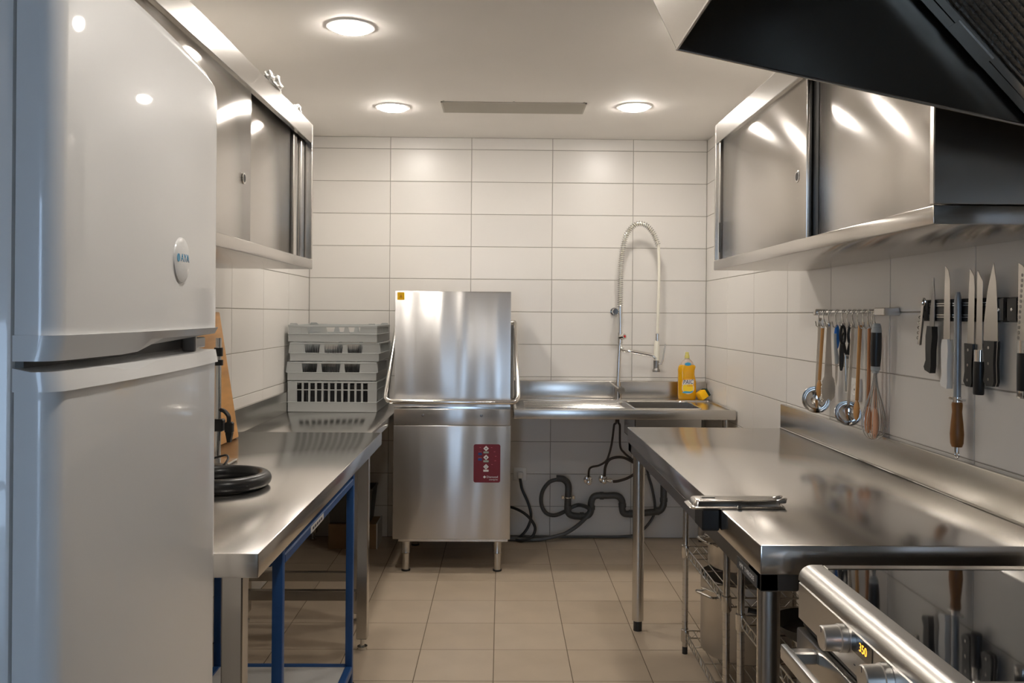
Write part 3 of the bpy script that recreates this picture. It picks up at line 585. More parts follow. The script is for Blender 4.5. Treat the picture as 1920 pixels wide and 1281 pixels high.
# ================================================================== DISHWASHER RACKS
RW = .485
def rack(label, z, h, kind, dx=0., dy=0., rz=0.):
    t = thing('dish_rack', label, 'dish rack', (-.9205 + dx, 4.905 + dy, z), rz=rz, group='stacked dishwasher racks')
    W = RW / 2; th = .006; band = .052 if kind == 'tall' else .042
    def ring(name, z0, z1, o=0., tt=th, bev=.0015):
        a = W + o; m = MB().box(-a, a, -a, -a + tt, z0, z1, bev=bev).box(-a, a, a - tt, a, z0, z1, bev=bev).box(-a, -a + tt, -a + tt, a - tt, z0, z1, bev=bev).box(a - tt, a, -a + tt, a - tt, z0, z1, bev=bev)
        return m.obj(name, GREY_PL, t)
    ring('lower_band', .0, band, .0)
    ring('band_ledge', band - .001, band + .003, .003, .009)
    g = MB(); N = 12
    for k in range(N + 1):
        p = -W + th + (RW - 2 * th) * k / N; g.box(p - .0025, p + .0025, -W + th, W - th, .004, .010).box(-W + th, W - th, p - .0025, p + .0025, .004, .010)
    gg = g.obj('base_grid', GREY_PL, t); gg['kind'] = 'stuff'
    ring('top_rim', h - .012, h - (.003 if kind != 'top' else .0), .0015, .008)
    pz0, pz1 = band + .002, h - .011
    # corner uprights
    for sx in (-1, 1):
        for sy in (-1, 1):
            x0, y0 = sx * W, sy * W; c = .05 if kind == 'tall' else .07
            MB().box(x0, x0 - sx * c, y0, y0 - sy * th, pz0, pz1).box(x0, x0 - sx * th, y0 - sy * th, y0 - sy * c, pz0, pz1).obj('corner_post', GREY_PL, t)
            if kind == 'top': MB().prism([(x0 - sx * .005, h - .002), (x0 - sx * .058, h - .002), (x0 - sx * .045, h + .009), (x0 - sx * .012, h + .009)] if sx < 0 else [(x0 - sx * .058, h - .002), (x0 - sx * .005, h - .002), (x0 - sx * .012, h + .009), (x0 - sx * .045, h + .009)], 'y', y0, y0 - sy * .008).obj('stacking_lug', GREY_PL, t)
    # wall posts on each side
    for R in (0, 1, 2, 3):
        M = Matrix.Rotation(R * PI / 2, 4, 'Z')
        if kind == 'tall' or R in (1, 3):
            n = 11
            for k in range(1, n):
                p = -W + .045 + (RW - .09) * k / n; MB().box(p - .0055, p + .0055, -W, -W + th, pz0, pz1).obj('post', GREY_PL, t, M=M)
        else:
            for p, a, b in ((-.155, .016, .022), (-.045, .010, .018), (.075, .010, .018), (.165, .014, .02)) if kind == 'top' else ((-.205, .040, .046), (-.069, .010, .016), (.0565, .010, .016), (.20, .046, .052)):
                MB().prism([(p - b, pz0), (p + b, pz0), (p + a, pz1), (p - a, pz1)], 'y', -W + .0008, -W + th - .0008).obj('post', GREY_PL, t, M=M)
        if kind == 'tall': MB().box(-W + .01, W - .01, -W - .002, -W + .004, pz0 + .064, pz0 + .069).obj('mid_rail', GREY_PL, t, M=M)
    if kind == 'peg':
        g = MB()
        for i in range(15):
            for j in range(9):
                x = -W + .035 + (RW - .07) * i / 14; y = -W + .04 + (RW - .08) * j / 8; g.add([(x - .003, y - .003, .01), (x + .003, y - .003, .01), (x + .003, y + .003, .01), (x - .003, y + .003, .01), (x, y, h - .022)], [(0, 1, 4), (1, 2, 4), (2, 3, 4), (3, 0, 4)])
        o = g.obj('peg_field', GREY_DK, t, smooth=0); o['kind'] = 'stuff'
    if kind == 'tall':
        g = MB()
        for k in range(1, 5):
            p = -W + RW * k / 5; g.box(p - .002, p + .002, -W + .02, W - .02, .01, h - .03).box(-W + .02, W - .02, p - .002, p + .002, .01, h - .03)
        g.obj('dividers', GREY_DK, t)
rack('tall grey glass rack, lowest of the stacked racks on the dish table', .8355, .170, 'tall')
rack('shallow grey peg rack resting on the tall glass rack', 1.007, .104, 'peg', -.003, .0, .0)
rack('shallow grey peg rack second from the top of the stack', 1.1125, .104, 'peg', .008, .005, .006)
rack('open grey rack with wide windows on top of the stack', 1.218, .092, 'top', .002, .0, -.01)

# ================================================================== THINGS ON THE LEFT TABLE
RT = MB().tube([(.112 * math.cos(a), .112 * math.sin(a), 0) for a in [2 * PI * k / 48 for k in range(48)]], .0205, 20, closed=True)
tag(RT.obj('rubber_ring', BLACK_RUB, None, smooth=60, M=Matrix.Translation((-.785, 2.425, .9012))), 'thick shiny black ring lying on the steel work table', 'ring')
# wooden board leaning on the wall
bmx = Matrix.Translation((-1.045, 3.20, .8805)) @ Matrix.Rotation(-.16, 4, 'Y')
tag(MB().box(-.012, .012, -.18, .18, 0, .50, bev=.005, seg=2).obj('cutting_board', BOARD, None, M=bmx), 'tall wooden cutting board leaning by the wall behind the refrigerator', 'board')
t = thing('can_opener', 'bench can opener with chrome post and black clamp behind the refrigerator', 'can opener', (-.925, 2.80, .8805))
box('base', STEEL, t, -.06, .05, -.05, .05, 0, .008, bev=.002)
MB().cyl((0, 0, .008), (0, 0, .41), .0095, n=20).obj('post', CHROME, t)
MB().cyl((0, 0, .35), (0, 0, .378), .014, n=20).cyl((0, 0, .32), (0, 0, .338), .015, n=20).obj('collar', BLACK_PL, t)
cl = MB(); cl.box(-.016, .02, -.016, .016, .105, .145, bev=.004).tube(bez([(0, 0, .175), (.02, -.004, .172), (.036, -.006, .155), (.038, -.008, .135)]), .007, 10).box(.026, .052, -.018, .006, .10, .136, bev=.004).prism([(.028, .10), (.05, .10), (.044, .07), (.034, .07)], 'y', -.014, .004); cl.obj('clamp', BLACK_PL, t)
pipe('black_cord', 'thin black cord looped on the table behind the ring', 'cord', [(-.98, 2.63, .885), (-.90, 2.62, .886), (-.862, 2.63, .895), (-.848, 2.66, .915), (-.862, 2.69, .925), (-.90, 2.70, .915), (-.96, 2.70, .90)], .0035, BLACK_RUB)

# ================================================================== BLUE TROLLEY UNDER THE LEFT TABLE
tx0, tx1, ty0, ty1, q = -.968, -.517, 2.00, 2.95, .0125
t = thing('blue_trolley', 'blue tubular trolley with a white shelf under the steel table', 'trolley', (-.74, 2.47, 0)); T = Matrix.Translation((.74, -2.47, 0))
for x in (tx0, tx1):
    for y in (ty0, ty1):
        MB().box(x - q, x + q, y - q, y + q, .095, .822, bev=.004, seg=2).obj('leg', BLUE, t, M=T)
        cst = MB().cyl((x, y, .075), (x, y, .095), .018, n=18).box(x - .012, x - .009, y - .016, y + .016, .025, .078).box(x + .009, x + .012, y - .016, y + .016, .025, .078).obj('caster_fork', CHROME, t, M=T)
        MB().cyl((x - .0085, y, .032), (x + .0085, y, .032), .032, n=26).obj('caster_wheel', GREY_DK, cst)
for x in (tx0, tx1): MB().box(x - q, x + q, ty0 + q, ty1 - q, .782, .806, bev=.003).obj('top_rail', BLUE, t, M=T); MB().box(x - q, x + q, ty0 + q, ty1 - q, .135, .160, bev=.003).obj('shelf_rail', BLUE, t, M=T)
for y in (ty0, ty1): MB().box(tx0 + q, tx1 - q, y - q, y + q, .782, .806, bev=.003).obj('top_rail', BLUE, t, M=T); MB().box(tx0 + q, tx1 - q, y - q, y + q, .135, .160, bev=.003).obj('shelf_rail', BLUE, t, M=T)
MB().box(tx0 + q, tx1 - q, ty0 + q, ty1 - q, .140, .157).obj('shelf', SHELFW, t, M=T)
st = MB().box(tx1 + q, tx1 + q + .0008, 2.28, 2.44, .785, .803).obj('sticker', PWHITE, t, M=T); st['label'] = 'small white label on the blue rail'
for k in range(5): MB().box(tx1 + q + .0008, tx1 + q + .0011, 2.30 + k * .026, 2.318 + k * .026, .790, .797).obj('print_mark', PDARK, st)

# boxes on the floor below the dish table
t = thing('cardboard_box', 'brown cardboard box on the floor below the dish table', 'box', (-.86, 5.08, 0))
box('carton', CARD, t, -.14, .14, -.10, .10, 0, .145, bev=.002); box('tape', mat('tape', (.5, .45, .36), .4), t, -.02, .02, -.1005, .1005, .1445, .1458); box('edge_flap', SHELFW, t, .139, .146, -.10, .10, .0, .15)
t = thing('storage_bin', 'grey plastic storage bin stacked on the cardboard box', 'bin', (-.88, 5.09, .147))
GB = mat('bin_plastic', (.10, .095, .09), .5)
bn = MB(); a, b_ = .115, .085
bn.add([(-a, -b_, 0), (a, -b_, 0), (a, b_, 0), (-a, b_, 0), (-a - .02, -b_ - .015, .2), (a + .02, -b_ - .015, .2), (a + .02, b_ + .015, .2), (-a - .02, b_ + .015, .2), (-a - .015, -b_ - .01, .2), (a + .015, -b_ - .01, .2), (a + .015, b_ + .01, .2), (-a - .015, b_ + .01, .2), (-a + .005, -b_ + .005, .006), (a - .005, -b_ + .005, .006), (a - .005, b_ - .005, .006), (-a + .005, b_ - .005, .006)],
       [(3, 2, 1, 0)] + [(i, (i + 1) % 4, 4 + (i + 1) % 4, 4 + i) for i in range(4)] + [(4 + i, 4 + (i + 1) % 4, 8 + (i + 1) % 4, 8 + i) for i in range(4)] + [(8 + i, 8 + (i + 1) % 4, 12 + (i + 1) % 4, 12 + i) for i in range(4)] + [(12, 13, 14, 15)])
bn.obj('tub', GB, t); MB().tube([(a + .02, -b_ - .015, .195), (a + .02, b_ + .015, .195), (-a - .02, b_ + .015, .195), (-a - .02, -b_ - .015, .195)], .006, 8, closed=True).obj('rim', GB, t)

# ================================================================== UTENSIL RAIL
RX, RZ = 1.226, 1.393     # rail axis
t = thing('utensil_rail', 'slim steel rail on the tiled wall carrying hooks and utensils', 'rail', (RX, 3.0, RZ))
MB().cyl((0, -.24, 0), (0, .30, 0), .0055, n=12).obj('rod', CHROME, t)
box('end_block', STEEL, t, -.012, .0395, -.312, -.235, -.013, .013, bev=.003)
box('end_block', STEEL, t, -.010, .0395, .285, .312, -.012, .012, bev=.003)
hk0 = None
HK = [3.252, 3.208, 3.155, 3.09, 3.03, 2.985, 2.94, 2.90, 2.856, 2.815, 2.785, 2.772]
hl = ['first', 'second', 'third', 'fourth', 'fifth', 'sixth', 'seventh', 'eighth', 'ninth', 'tenth', 'eleventh', 'twelfth']
for i, y in enumerate(HK):
    if hk0 is None:
        pts = [(.009 * math.cos(a), 0, .0005 + .0075 * math.sin(a)) for a in [math.radians(d) for d in range(-30, 215, 22)]]
        pts += [(-.010, 0, -.012), (-.009, -.004, -.032), (-.008, -.008, -.044)] + [(-.014 + .0075 * math.cos(a), -.008, -.046 + .009 * math.sin(a)) for a in [math.radians(d) for d in range(-20, -190, -22)]] + [(-.024, -.008, -.034)]
        hk0 = MB().tube(pts, .0021, 7).obj('s_hook', CHROME, None); o = hk0
    else: o = hk0.copy(); C.objects.link(o)
    o.matrix_world = Matrix.Translation((RX, y, RZ)) @ Matrix.Rotation(random.uniform(-.12, .12), 4, 'X')
    tag(o, 'steel hook on the utensil rail, %s counted from the sink end' % hl[i], 'hook', 'hooks on the utensil rail')
# hanging frame: local x = along the wall towards the camera, local y = out from the wall, local z up
def wallframe(y, z, out, tilt=0., lean=0., spin=0.):
    """right-handed: local x = towards the camera along the wall (-Y), local y = into the wall (+X), local z = up"""
    return Matrix(((0, 1, 0, XR - out), (-1, 0, 0, y), (0, 0, 1, z), (0, 0, 0, 1))) @ Matrix.Rotation(tilt, 4, 'Y') @ Matrix.Rotation(lean, 4, 'X') @ Matrix.Rotation(spin, 4, 'Z')
def ladle(label, y, z, out, L, R, tilt, lean, face):
    t = thing('ladle', label, 'ladle', M=wallframe(y, z, out, tilt, lean, -1.15), group='hanging kitchen utensils')
    MB().prism([(-.008, 0), (.008, 0), (.006, -L * .6), (.006, -L), (-.006, -L), (-.006, -L * .6)], 'y', -.0015, .0015).obj('handle', STEEL, t)
    M = Matrix.Translation((.012, .012, -L - R * .55)) @ Matrix.Rotation(-face, 4, 'X') @ Matrix.Rotation(.5, 4, 'Y')
    pr = [(R * math.sin(a), -R * .8 * math.cos(a)) for a in [PI / 2 * k / 10 for k in range(11)]]; pr += [(R * 1.03, .001), (R * 1.0, .003)] + [((R - .0018) * math.sin(a), -(R - .0018) * .8 * math.cos(a) + .001) for a in [PI / 2 * k / 10 for k in range(10, -1, -1)]]
    MB().lathe(pr, 36).obj('bowl', CHROME, t, smooth=60, M=M)
ladle('large round steel ladle hanging at the sink end of the rail', 3.252, 1.372, .045, .285, .052, .03, -.03, 1.15)
ladle('smaller steel ladle hanging beside the wall outlet', 2.945, 1.352, .045, .285, .045, .02, -.04, 1.0)
def wspoon(label, y, z, out, L, m, tilt, lean, hw=.024, hl_=.075):
    t = thing('wooden_spoon', label, 'spoon', M=wallframe(y, z, out, tilt, lean), group='hanging kitchen utensils')
    MB().tube([(0, 0, 0), (0, 0, -L * .4), (0, 0, -L + hl_)], [.0065, .0058, .006], 12).obj('handle', m, t)
    bm = MB(); bm.ball((0, 0, -L + hl_ * .45), 1, 20, sz=(hw, .008, hl_ * .58)); bm.obj('spoon_head', m, t, smooth=60)
    return t
s1 = wspoon('pale wooden spoon with white tip next to the large ladle', 3.208, 1.345, .05, .27, WOOD, .04, -.04, .016, .06)
MB().lathe([(.0075, -.012), (.0075, .015), (.005, .022), (0, .022)], 14).obj('white_tip', WHITE_PL, s1)
wspoon('pale wooden spoon hanging between the scissors and the reddish spoons', 2.862, 1.348, .055, .315, WOOD, .01, -.03, .018, .06)
wspoon('reddish wooden spoon hanging behind the whisk wires', 2.822, 1.338, .04, .34, WOOD2, .0, -.01, .024, .08)
wspoon('pinkish wooden spoon hanging next to the whisk handle', 2.790, 1.338, .032, .35, mat('pink_wood', lin((204, 152, 120)), .5), .0, -.01, .026, .09)
# tongs
t = thing('serving_tongs', 'steel tongs with scalloped ends between wooden spoon and blue peeler', 'tongs', M=wallframe(3.155, 1.348, .045, spin=-1.1), group='hanging kitchen utensils')
for s_ in (-1, 1):
    M = Matrix.Translation((s_ * .006, -.01 * (s_ < 0), 0)) @ Matrix.Rotation(-s_ * .05, 4, 'Y')
    a = MB().prism([(-.008, 0), (.008, 0), (.011, -.20), (-.011, -.20)], 'y', -.001, .001).obj('arm', STEEL, t, M=M)
    sc = [(-.012, -.195)]
    for k in range(13): s2 = k / 12; w_ = .022 + .006 * math.sin(s2 * PI) + (.0025 if k % 2 else 0); sc.append((-w_ * math.cos(-PI * .05) * (1 - .0) if 0 else -w_, -.205 - .07 * s2))
    sc += [(0, -.288)] + [(-x, z) for x, z in reversed(sc)]
    MB().prism([(x * .8, z) for x, z in sc], 'y', -.0012, .0012).obj('scalloped_end', STEEL, t, M=M)
MB().cyl((-.008, -.005, .002), (.008, -.005, .002), .006).obj('spring_pin', CHROME, t)
# blue peeler
t = thing('peeler', 'peeler with a bright blue handle hanging next to the tongs', 'peeler', M=wallframe(3.085, 1.345, .045, .01, spin=-1.1), group='hanging kitchen utensils')
bm = MB(); bm.ball((0, 0, -.042), 1, 18, sz=(.012, .009, .046)); bm.obj('handle', BLUEH, t, smooth=60)
bm = MB(); bm.tube([(.009, 0, -.03), (.007, 0, -.08), (0, 0, -.115), (0, 0, -.14)], [.006, .006, .008, .007], 12); bm.obj('grey_grip', GREY_PL, t)
MB().prism([(-.006, -.138), (.006, -.138), (.004, -.20), (0, -.22), (-.004, -.20)], 'y', -.001, .001).obj('blade', STEEL, t)
# black handled opener
t = thing('opener', 'small opener with a black handle next to the scissors', 'opener', M=wallframe(3.028, 1.352, .045, .10), group='hanging kitchen utensils')
MB().tube(bez([(0, 0, 0), (.004, 0, -.02), (-.002, 0, -.045), (.0, 0, -.07)]), [.008] * 19, 10).ball((.004, 0, -.02), .014, 12, sz=(1, .5, 1)).obj('head', CHROME, t)
MB().tube([(0, 0, -.065), (0, 0, -.10), (0, 0, -.15), (0, 0, -.17)], [.008, .010, .008, .004], 12).obj('handle', BLACK_PL, t)
# scissors
t = thing('scissors', 'kitchen scissors with black handles hanging blades down', 'scissors', M=wallframe(2.985, 1.348, .05, spin=-1.1), group='hanging kitchen utensils')
for s_ in (-1, 1):
    lp = [(s_ * .016 + .0115 * math.cos(a), -.003 * s_, -.036 + .031 * math.sin(a)) for a in [2 * PI * k / 28 for k in range(28)]]
    h = MB().tube(lp, .005, 10, closed=True).tube([(s_ * .014, -.003 * s_, -.062), (s_ * .007, -.003 * s_, -.09), (s_ * .002, -.003 * s_, -.105)], [.006, .007, .006], 10).obj('handle', BLACK_PL, t)
    MB().prism([(-.009 + s_ * .002, -.10), (.009 + s_ * .002, -.10), (.006 + s_ * .002, -.15), (s_ * .001 + .003, -.235), (s_ * .001 + .001, -.238), (-.004, -.17)], 'y', -.001 - .001 * s_, .001 - .001 * s_).obj('blade', STEEL, t)
MB().cyl((0, -.005, -.115), (0, .005, -.115), .005, n=14).obj('pivot_screw', DARKSTEEL, t)
# whisk
t = thing('whisk', 'balloon whisk with a thick black handle at the near end of the rail', 'whisk', M=wallframe(2.742, 1.35, .052, .045), group='hanging kitchen utensils')
MB().lathe([(0, .0), (.008, -.001), (.0145, -.008), (.0165, -.03), (.0175, -.07), (.0165, -.11), (.0145, -.135), (0, -.135)], 24).obj('grip', BLACK_PL, t)
MB().lathe([(.0148, -.134), (.0148, -.146), (.011, -.150), (.010, -.156), (0, -.156)], 22).obj('ferrule', GREY_PL, t)
MB().lathe([(0, .006), (.010, .005), (.0135, -.002), (.0152, -.012), (.0168, -.02), (.0168, -.024)], 22).obj('end_cap', GREY_PL, t)
for k in range(6):
    a = PI * k / 6; prof = [(.004, -.15), (.010, -.20), (.026, -.26), (.037, -.31), (.034, -.345), (.020, -.366), (0, -.372)]
    pts = [(r * math.cos(a), r * math.sin(a), z) for r, z in prof] + [(-r * math.cos(a), -r * math.sin(a), z) for r, z in reversed(prof[:-1])]
    MB().tube(bez(pts, 4), .0011, 6).obj('wire_loop', CHROME, t)
# wall outlet behind the scissors
t = thing('wall_socket', 'small white wall socket behind the hanging scissors', 'socket', (XR, 3.01, 1.118))
box('plate', WHITE_PL, t, -.011, 0, -.040, .040, -.040, .040, bev=.003, seg=2)
MB().lathe([(.016, 0), (.020, .002), (.021, 0)], 24, M=frame((-.011, 0, 0), (0, -1, 0), (0, 0, 1))).obj('socket_ring', WHITE_PL, t); MB().lathe([(0, .0008), (.004, .0008), (.004, 0), (0, 0)], 12, M=frame((-.0112, 0, 0), (0, -1, 0), (0, 0, 1))).obj('pin_hole', DARKSTEEL, t)

# ================================================================== MAGNETIC BARS AND KNIVES
def magbar(label, y0, y1):
    t = thing('magnetic_bar', label, 'knife bar', (XR, (y0 + y1) / 2, 1.396)); hw = (y1 - y0) / 2
    c = .012; pr = [(-hw, -.020), (-hw + c, -.031), (hw - c, -.031), (hw, -.020), (hw, .020), (hw - c, .031), (-hw + c, .031), (-hw, .020)]
    MB().prism([(y, z) for y, z in pr], 'x', -.018, -.0005).obj('body', BLACK_PL, t)
    for z in (-.019, -.013, .013, .019): box('magnet_strip', STEEL, t, -.0192, -.018, -hw + .045, hw - .045, z - .0012, z + .0012)
    for s_ in (-1, 1):
        box('end_cover', BLACK_PL, t, -.0205, -.018, s_ * hw - s_ * .004, s_ * hw - s_ * .042, -.028, .028, bev=.001)
        MB().lathe([(0, .002), (.004, .0015), (.005, 0), (0, 0)], 14, M=frame((-.0205, s_ * (hw - .024), 0), (0, -1, 0), (0, 0, 1))).obj('screw', CHROME, t)
magbar('black magnetic knife bar holding five knives and a sharpening steel', 2.095, 2.516)
magbar('black magnetic knife bar holding the large dimpled knife', 1.68, 2.088)
GAP = .0225
def knife(label, y, z, blade, bm_, handle, kind, tilt=0., holes=False, out=GAP):
    """blade: outline (x towards the camera, z) hanging below the tip at z = 0; handle: (z0, z1, half width)"""
    t = thing('kitchen_knife', label, 'knife', M=wallframe(y, z, out, tilt), group='knives on the magnetic bars')
    if not holes: blade = [(x * 1.6, z_) for x, z_ in blade]
    MB().prism(blade, 'y', -.0009, .0009).obj('blade', bm_, t, smooth=0)
    z0, z1, hw = handle; hw *= 1. if kind == 'round' else 1.45
    if kind == 'rivet':
        pr = [(-hw, z0), (hw, z0), (hw, z0 - .012), (hw * .85, (z0 + z1) / 2), (hw, z1 + .012), (hw * .75, z1), (-hw * .4, z1), (-hw * 1.0, z1 + .012), (-hw * .75, z1 + .04), (-hw * .8, (z0 + z1) / 2)]
        h = MB().prism(pr, 'y', -.008, .008).obj('handle', BLACK_PL, t); MB().prism([(x * 1.01, z_) for x, z_ in pr], 'y', -.001, .001).obj('tang', STEEL, h)
        for f in (.15, .5, .85): MB().cyl((0, -.0088, z0 + (z1 - z0) * f), (0, -.0075, z0 + (z1 - z0) * f), .004, n=14).obj('rivet', CHROME, h)
    elif kind == 'round':
        MB().lathe([(0, z0), (hw * .95, z0), (hw * .95, z0 - .03), (0, z0 - .03)], 20, M=Matrix.Diagonal((1, .8, 1, 1))).obj('bolster', CHROME, t)
        MB().lathe([(0, z0 - .03), (hw, z0 - .03), (hw * 1.05, (z0 + z1) / 2), (hw, z1 + .003), (hw * .9, z1), (0, z1)], 20, M=Matrix.Diagonal((1, .8, 1, 1))).obj('handle', BLACK_PL, t)
        if holes: MB().lathe([(hw * 1.02, z1 + .016), (hw * 1.04, z1 + .002), (hw * .9, z1 - .002), (0, z1 - .002)], 20, M=Matrix.Diagonal((1, .8, 1, 1))).obj('end_cap', CHROME, t)
    else:
        m = BLACK_PL if kind == 'black' else WHITE_PL
        pr = [(-hw * .7, z0), (hw * .8, z0), (hw * 1.0, z0 - .03), (hw * .8, (z0 + z1) / 2), (hw * .9, z1 + .02), (hw * .7, z1), (-hw * .9, z1 + .006), (-hw * 1.25, z1 + .015), (-hw * .7, z1 + .035), (-hw * .9, (z0 + z1) / 2), (-hw, z0 - .03)]
        MB().prism(pr, 'y', -.0085, .0085).obj('handle', m, t)
    if holes:
        for k in range(13): MB().lathe([(0, .0006), (.0042, .0006), (.0042, 0), (0, 0)], 12, M=frame((-.006 - k * .0012, -.0009, -.030 - k * .0125), (1, 0, 0), (0, 0, 1))).obj('dimple', DARKSTEEL, t)
knife('slim knife with black blade and black handle at the bar end', 2.437, 1.490, [(0, 0), (.006, -.05), (.008, -.10), (.008, -.16), (-.008, -.16), (-.008, -.10), (-.004, -.05)], DARKSTEEL, (-.14, -.275, .013), 'black', .06)
knife('long narrow knife with a white plastic handle', 2.360, 1.520, [(-.008, 0), (.002, -.012), (.008, -.04), (.010, -.21), (-.012, -.21), (-.010, -.06)], STEEL, (-.205, -.342, .013), 'white', .0)
knife('long carving knife with a riveted black handle beside the sharpening steel', 2.233, 1.505, [(-.008, 0), (.004, -.02), (.007, -.05), (.009, -.20), (-.012, -.20), (-.010, -.05)], STEEL, (-.198, -.312, .014), 'rivet', .03)
knife('narrow slicing knife with a smooth round black handle', 2.198, 1.500, [(-.008, 0), (.008, -.03), (.009, -.21), (-.009, -.21)], STEEL, (-.208, -.325, .0155), 'round', .015)
knife('broad pointed chef knife with riveted black handle', 2.145, 1.515, [(.004, 0), (.012, -.05), (.016, -.12), (.017, -.20), (-.022, -.20), (-.021, -.15), (-.012, -.07)], STEEL, (-.198, -.313, .0165), 'rivet', .0)
knife('wide dimpled santoku knife with black round handle on the second bar', 2.012, 1.508, [(-.022, 0), (-.004, -.008), (.014, -.03), (.024, -.06), (.027, -.19), (-.024, -.19), (-.022, -.06)], STEEL, (-.186, -.322, .0165), 'round', .0, holes=True)
# sharpening steel
t = thing('sharpening_steel', 'grey sharpening rod with a turned wooden handle and crossguard', 'sharpener', M=wallframe(2.296, 1.445, .028), group=None)
MB().lathe([(0, 0), (.005, 0), (.008, -.012), (.0095, -.03), (.0095, -.285), (0, -.285)], 20).obj('rod', mat('sharpener_grey', (.36, .38, .40), .4, .6), t)
MB().box(-.035, .035, -.006, .006, -.294, -.288, bev=.002).lathe([(.011, -.285), (.011, -.30), (0, -.30)], 18).obj('crossguard', CHROME, t)
MB().lathe([(0, -.299), (.0125, -.299), (.014, -.305), (.0125, -.325), (.0155, -.355), (.0178, -.385), (.0165, -.41), (.013, -.42), (0, -.42)], 26).obj('handle', WOODH, t, smooth=60)
MB().cyl((0, 0, -.42), (0, 0, -.435), .006).tube([(.010 * math.cos(a), 0, -.441 + .009 * math.sin(a)) for a in [2 * PI * k / 18 for k in range(18)]], .0022, 8, closed=True).obj('hanging_ring', CHROME, t)
# corkscrew / bottle opener
t = thing('bottle_opener', 'folding steel bottle opener clinging to the bar end', 'opener', M=wallframe(2.480, 1.432, .028, .20))
MB().tube([(.008 * math.cos(a), 0, -.012 + .011 * math.sin(a)) for a in [2 * PI * k / 20 for k in range(20)]], .0025, 8, closed=True).obj('ring', CHROME, t)
MB().prism([(-.006, -.022), (.006, -.022), (.007, -.14), (-.007, -.14)], 'y', -.003, .003).obj('body', STEEL, t)
MB().tube([(-.012 + .004 * math.cos(k * .9), .004 * math.sin(k * .9), -.05 - k * .0022) for k in range(38)], .0014, 6).obj('worm', CHROME, t)

# ================================================================== LID ON THE RIGHT TABLE
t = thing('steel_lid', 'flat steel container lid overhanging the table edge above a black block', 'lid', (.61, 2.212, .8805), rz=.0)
lw, ld_ = .245, .085
def rr3(w_, d_, r, z, k=5): return [(x, y, z) for x, y in rrect(w_, d_, r, k)]
rings = [rr3(lw, ld_, .015, .0), rr3(lw + .004, ld_ + .004, .016, .003), rr3(lw, ld_, .015, .005), rr3(lw - .018, ld_ - .016, .013, .006), rr3(lw - .026, ld_ - .022, .011, .017), rr3(lw - .034, ld_ - .03, .009, .020)]
n = len(rings[0]); vs = [p for r_ in rings for p in r_]
fs = [(i * n + k, i * n + (k + 1) % n, (i + 1) * n + (k + 1) % n, (i + 1) * n + k) for i in range(len(rings) - 1) for k in range(n)] + [tuple(range(n - 1, -1, -1)), tuple((len(rings) - 1) * n + k for k in range(n))]
MB().add(vs, fs).obj('cover', STEEL_DOOR, t, smooth=50)
box('tab', CHROME, t, -.085, -.05, .0, .02, .0195, .0225, bev=.001)
MB().tube([(.105, -.02, .014), (.125, -.02, .018), (.132, -.01, .021)], [.006, .007, .003], 10).tube([(.105, .015, .014), (.124, .015, .018), (.130, .02, .021)], [.006, .007, .003], 10).obj('spout_end', STEEL, t)
box('latch', CHROME, t, -.004, .006, -ld_ / 2 - .006, -ld_ / 2, .002, .012, bev=.001)
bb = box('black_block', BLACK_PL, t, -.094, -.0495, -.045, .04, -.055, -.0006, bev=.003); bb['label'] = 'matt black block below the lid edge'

# ================================================================== WIRE SHELVES WITH POTS
def shelf_unit(label, y0, y1, x0=.757, x1=1.20, H=.74):
    t = thing('wire_shelf', label, 'shelf', ((x0 + x1) / 2, (y0 + y1) / 2, 0)); o = t.location; T = Matrix.Translation((-o.x, -o.y, 0))
    for x in (x0, x1):
        for y in (y0, y1):
            m = MB().cyl((x, y, .03), (x, y, H), .0115, n=16)
            for k in range(int((H - .06) / .025)): zz = .055 + k * .025; m.cyl((x, y, zz - .0012), (x, y, zz + .0012), .0122, n=16)
            p = m.obj('post', CHROME_W, t, M=T); MB().cyl((x, y, 0), (x, y, .03), .011, n=14).obj('foot', BLACK_PL, p)
    for z in (.092, .435):
        sh = MB()
        for zz in (z, z - .030):
            sh.tube([(x0, y0, zz), (x1, y0, zz), (x1, y1, zz), (x0, y1, zz)], .003, 7, closed=True)
        fr_ = sh.obj('shelf_frame', CHROME_W, t, M=T)
        for (ax, ay, bx_, by_) in ((x0, y0, x0, y1), (x1, y0, x1, y1), (x0, y0, x1, y0), (x0, y1, x1, y1)):
            n_ = int(math.hypot(bx_ - ax, by_ - ay) / .05) * 2; pts = [(ax + (bx_ - ax) * k / n_, ay + (by_ - ay) * k / n_, z - .030 * (k % 2)) for k in range(n_ + 1)]
            MB().tube(pts, .0018, 6).obj('truss_wire', CHROME_W, fr_)
        n_ = 13
        for k in range(1, n_): xx = x0 + (x1 - x0) * k / n_; MB().cyl((xx, y0, z), (xx, y1, z), .0018, n=6).obj('shelf_wire', CHROME_W, fr_)
        for f in (.25, .5, .75): yy = y0 + (y1 - y0) * f; MB().cyl((x0, yy, z - .006), (x1, yy, z - .006), .0026, n=6).obj('cross_wire', CHROME_W, fr_)
        for x in (x0, x1):
            for y in (y0, y1): MB().lathe([(.013, z - .045), (.0165, z - .04), (.0165, z + .006), (.013, z + .008)], 16, M=Matrix.Translation((x, y, 0))).obj('shelf_sleeve', CHROME_W, fr_)
shelf_unit('chrome wire shelf with tall stockpots under the steel table, sink side', 2.83, 3.46)
shelf_unit('chrome wire shelf holding a black frying pan, stove side', 2.07, 2.66)
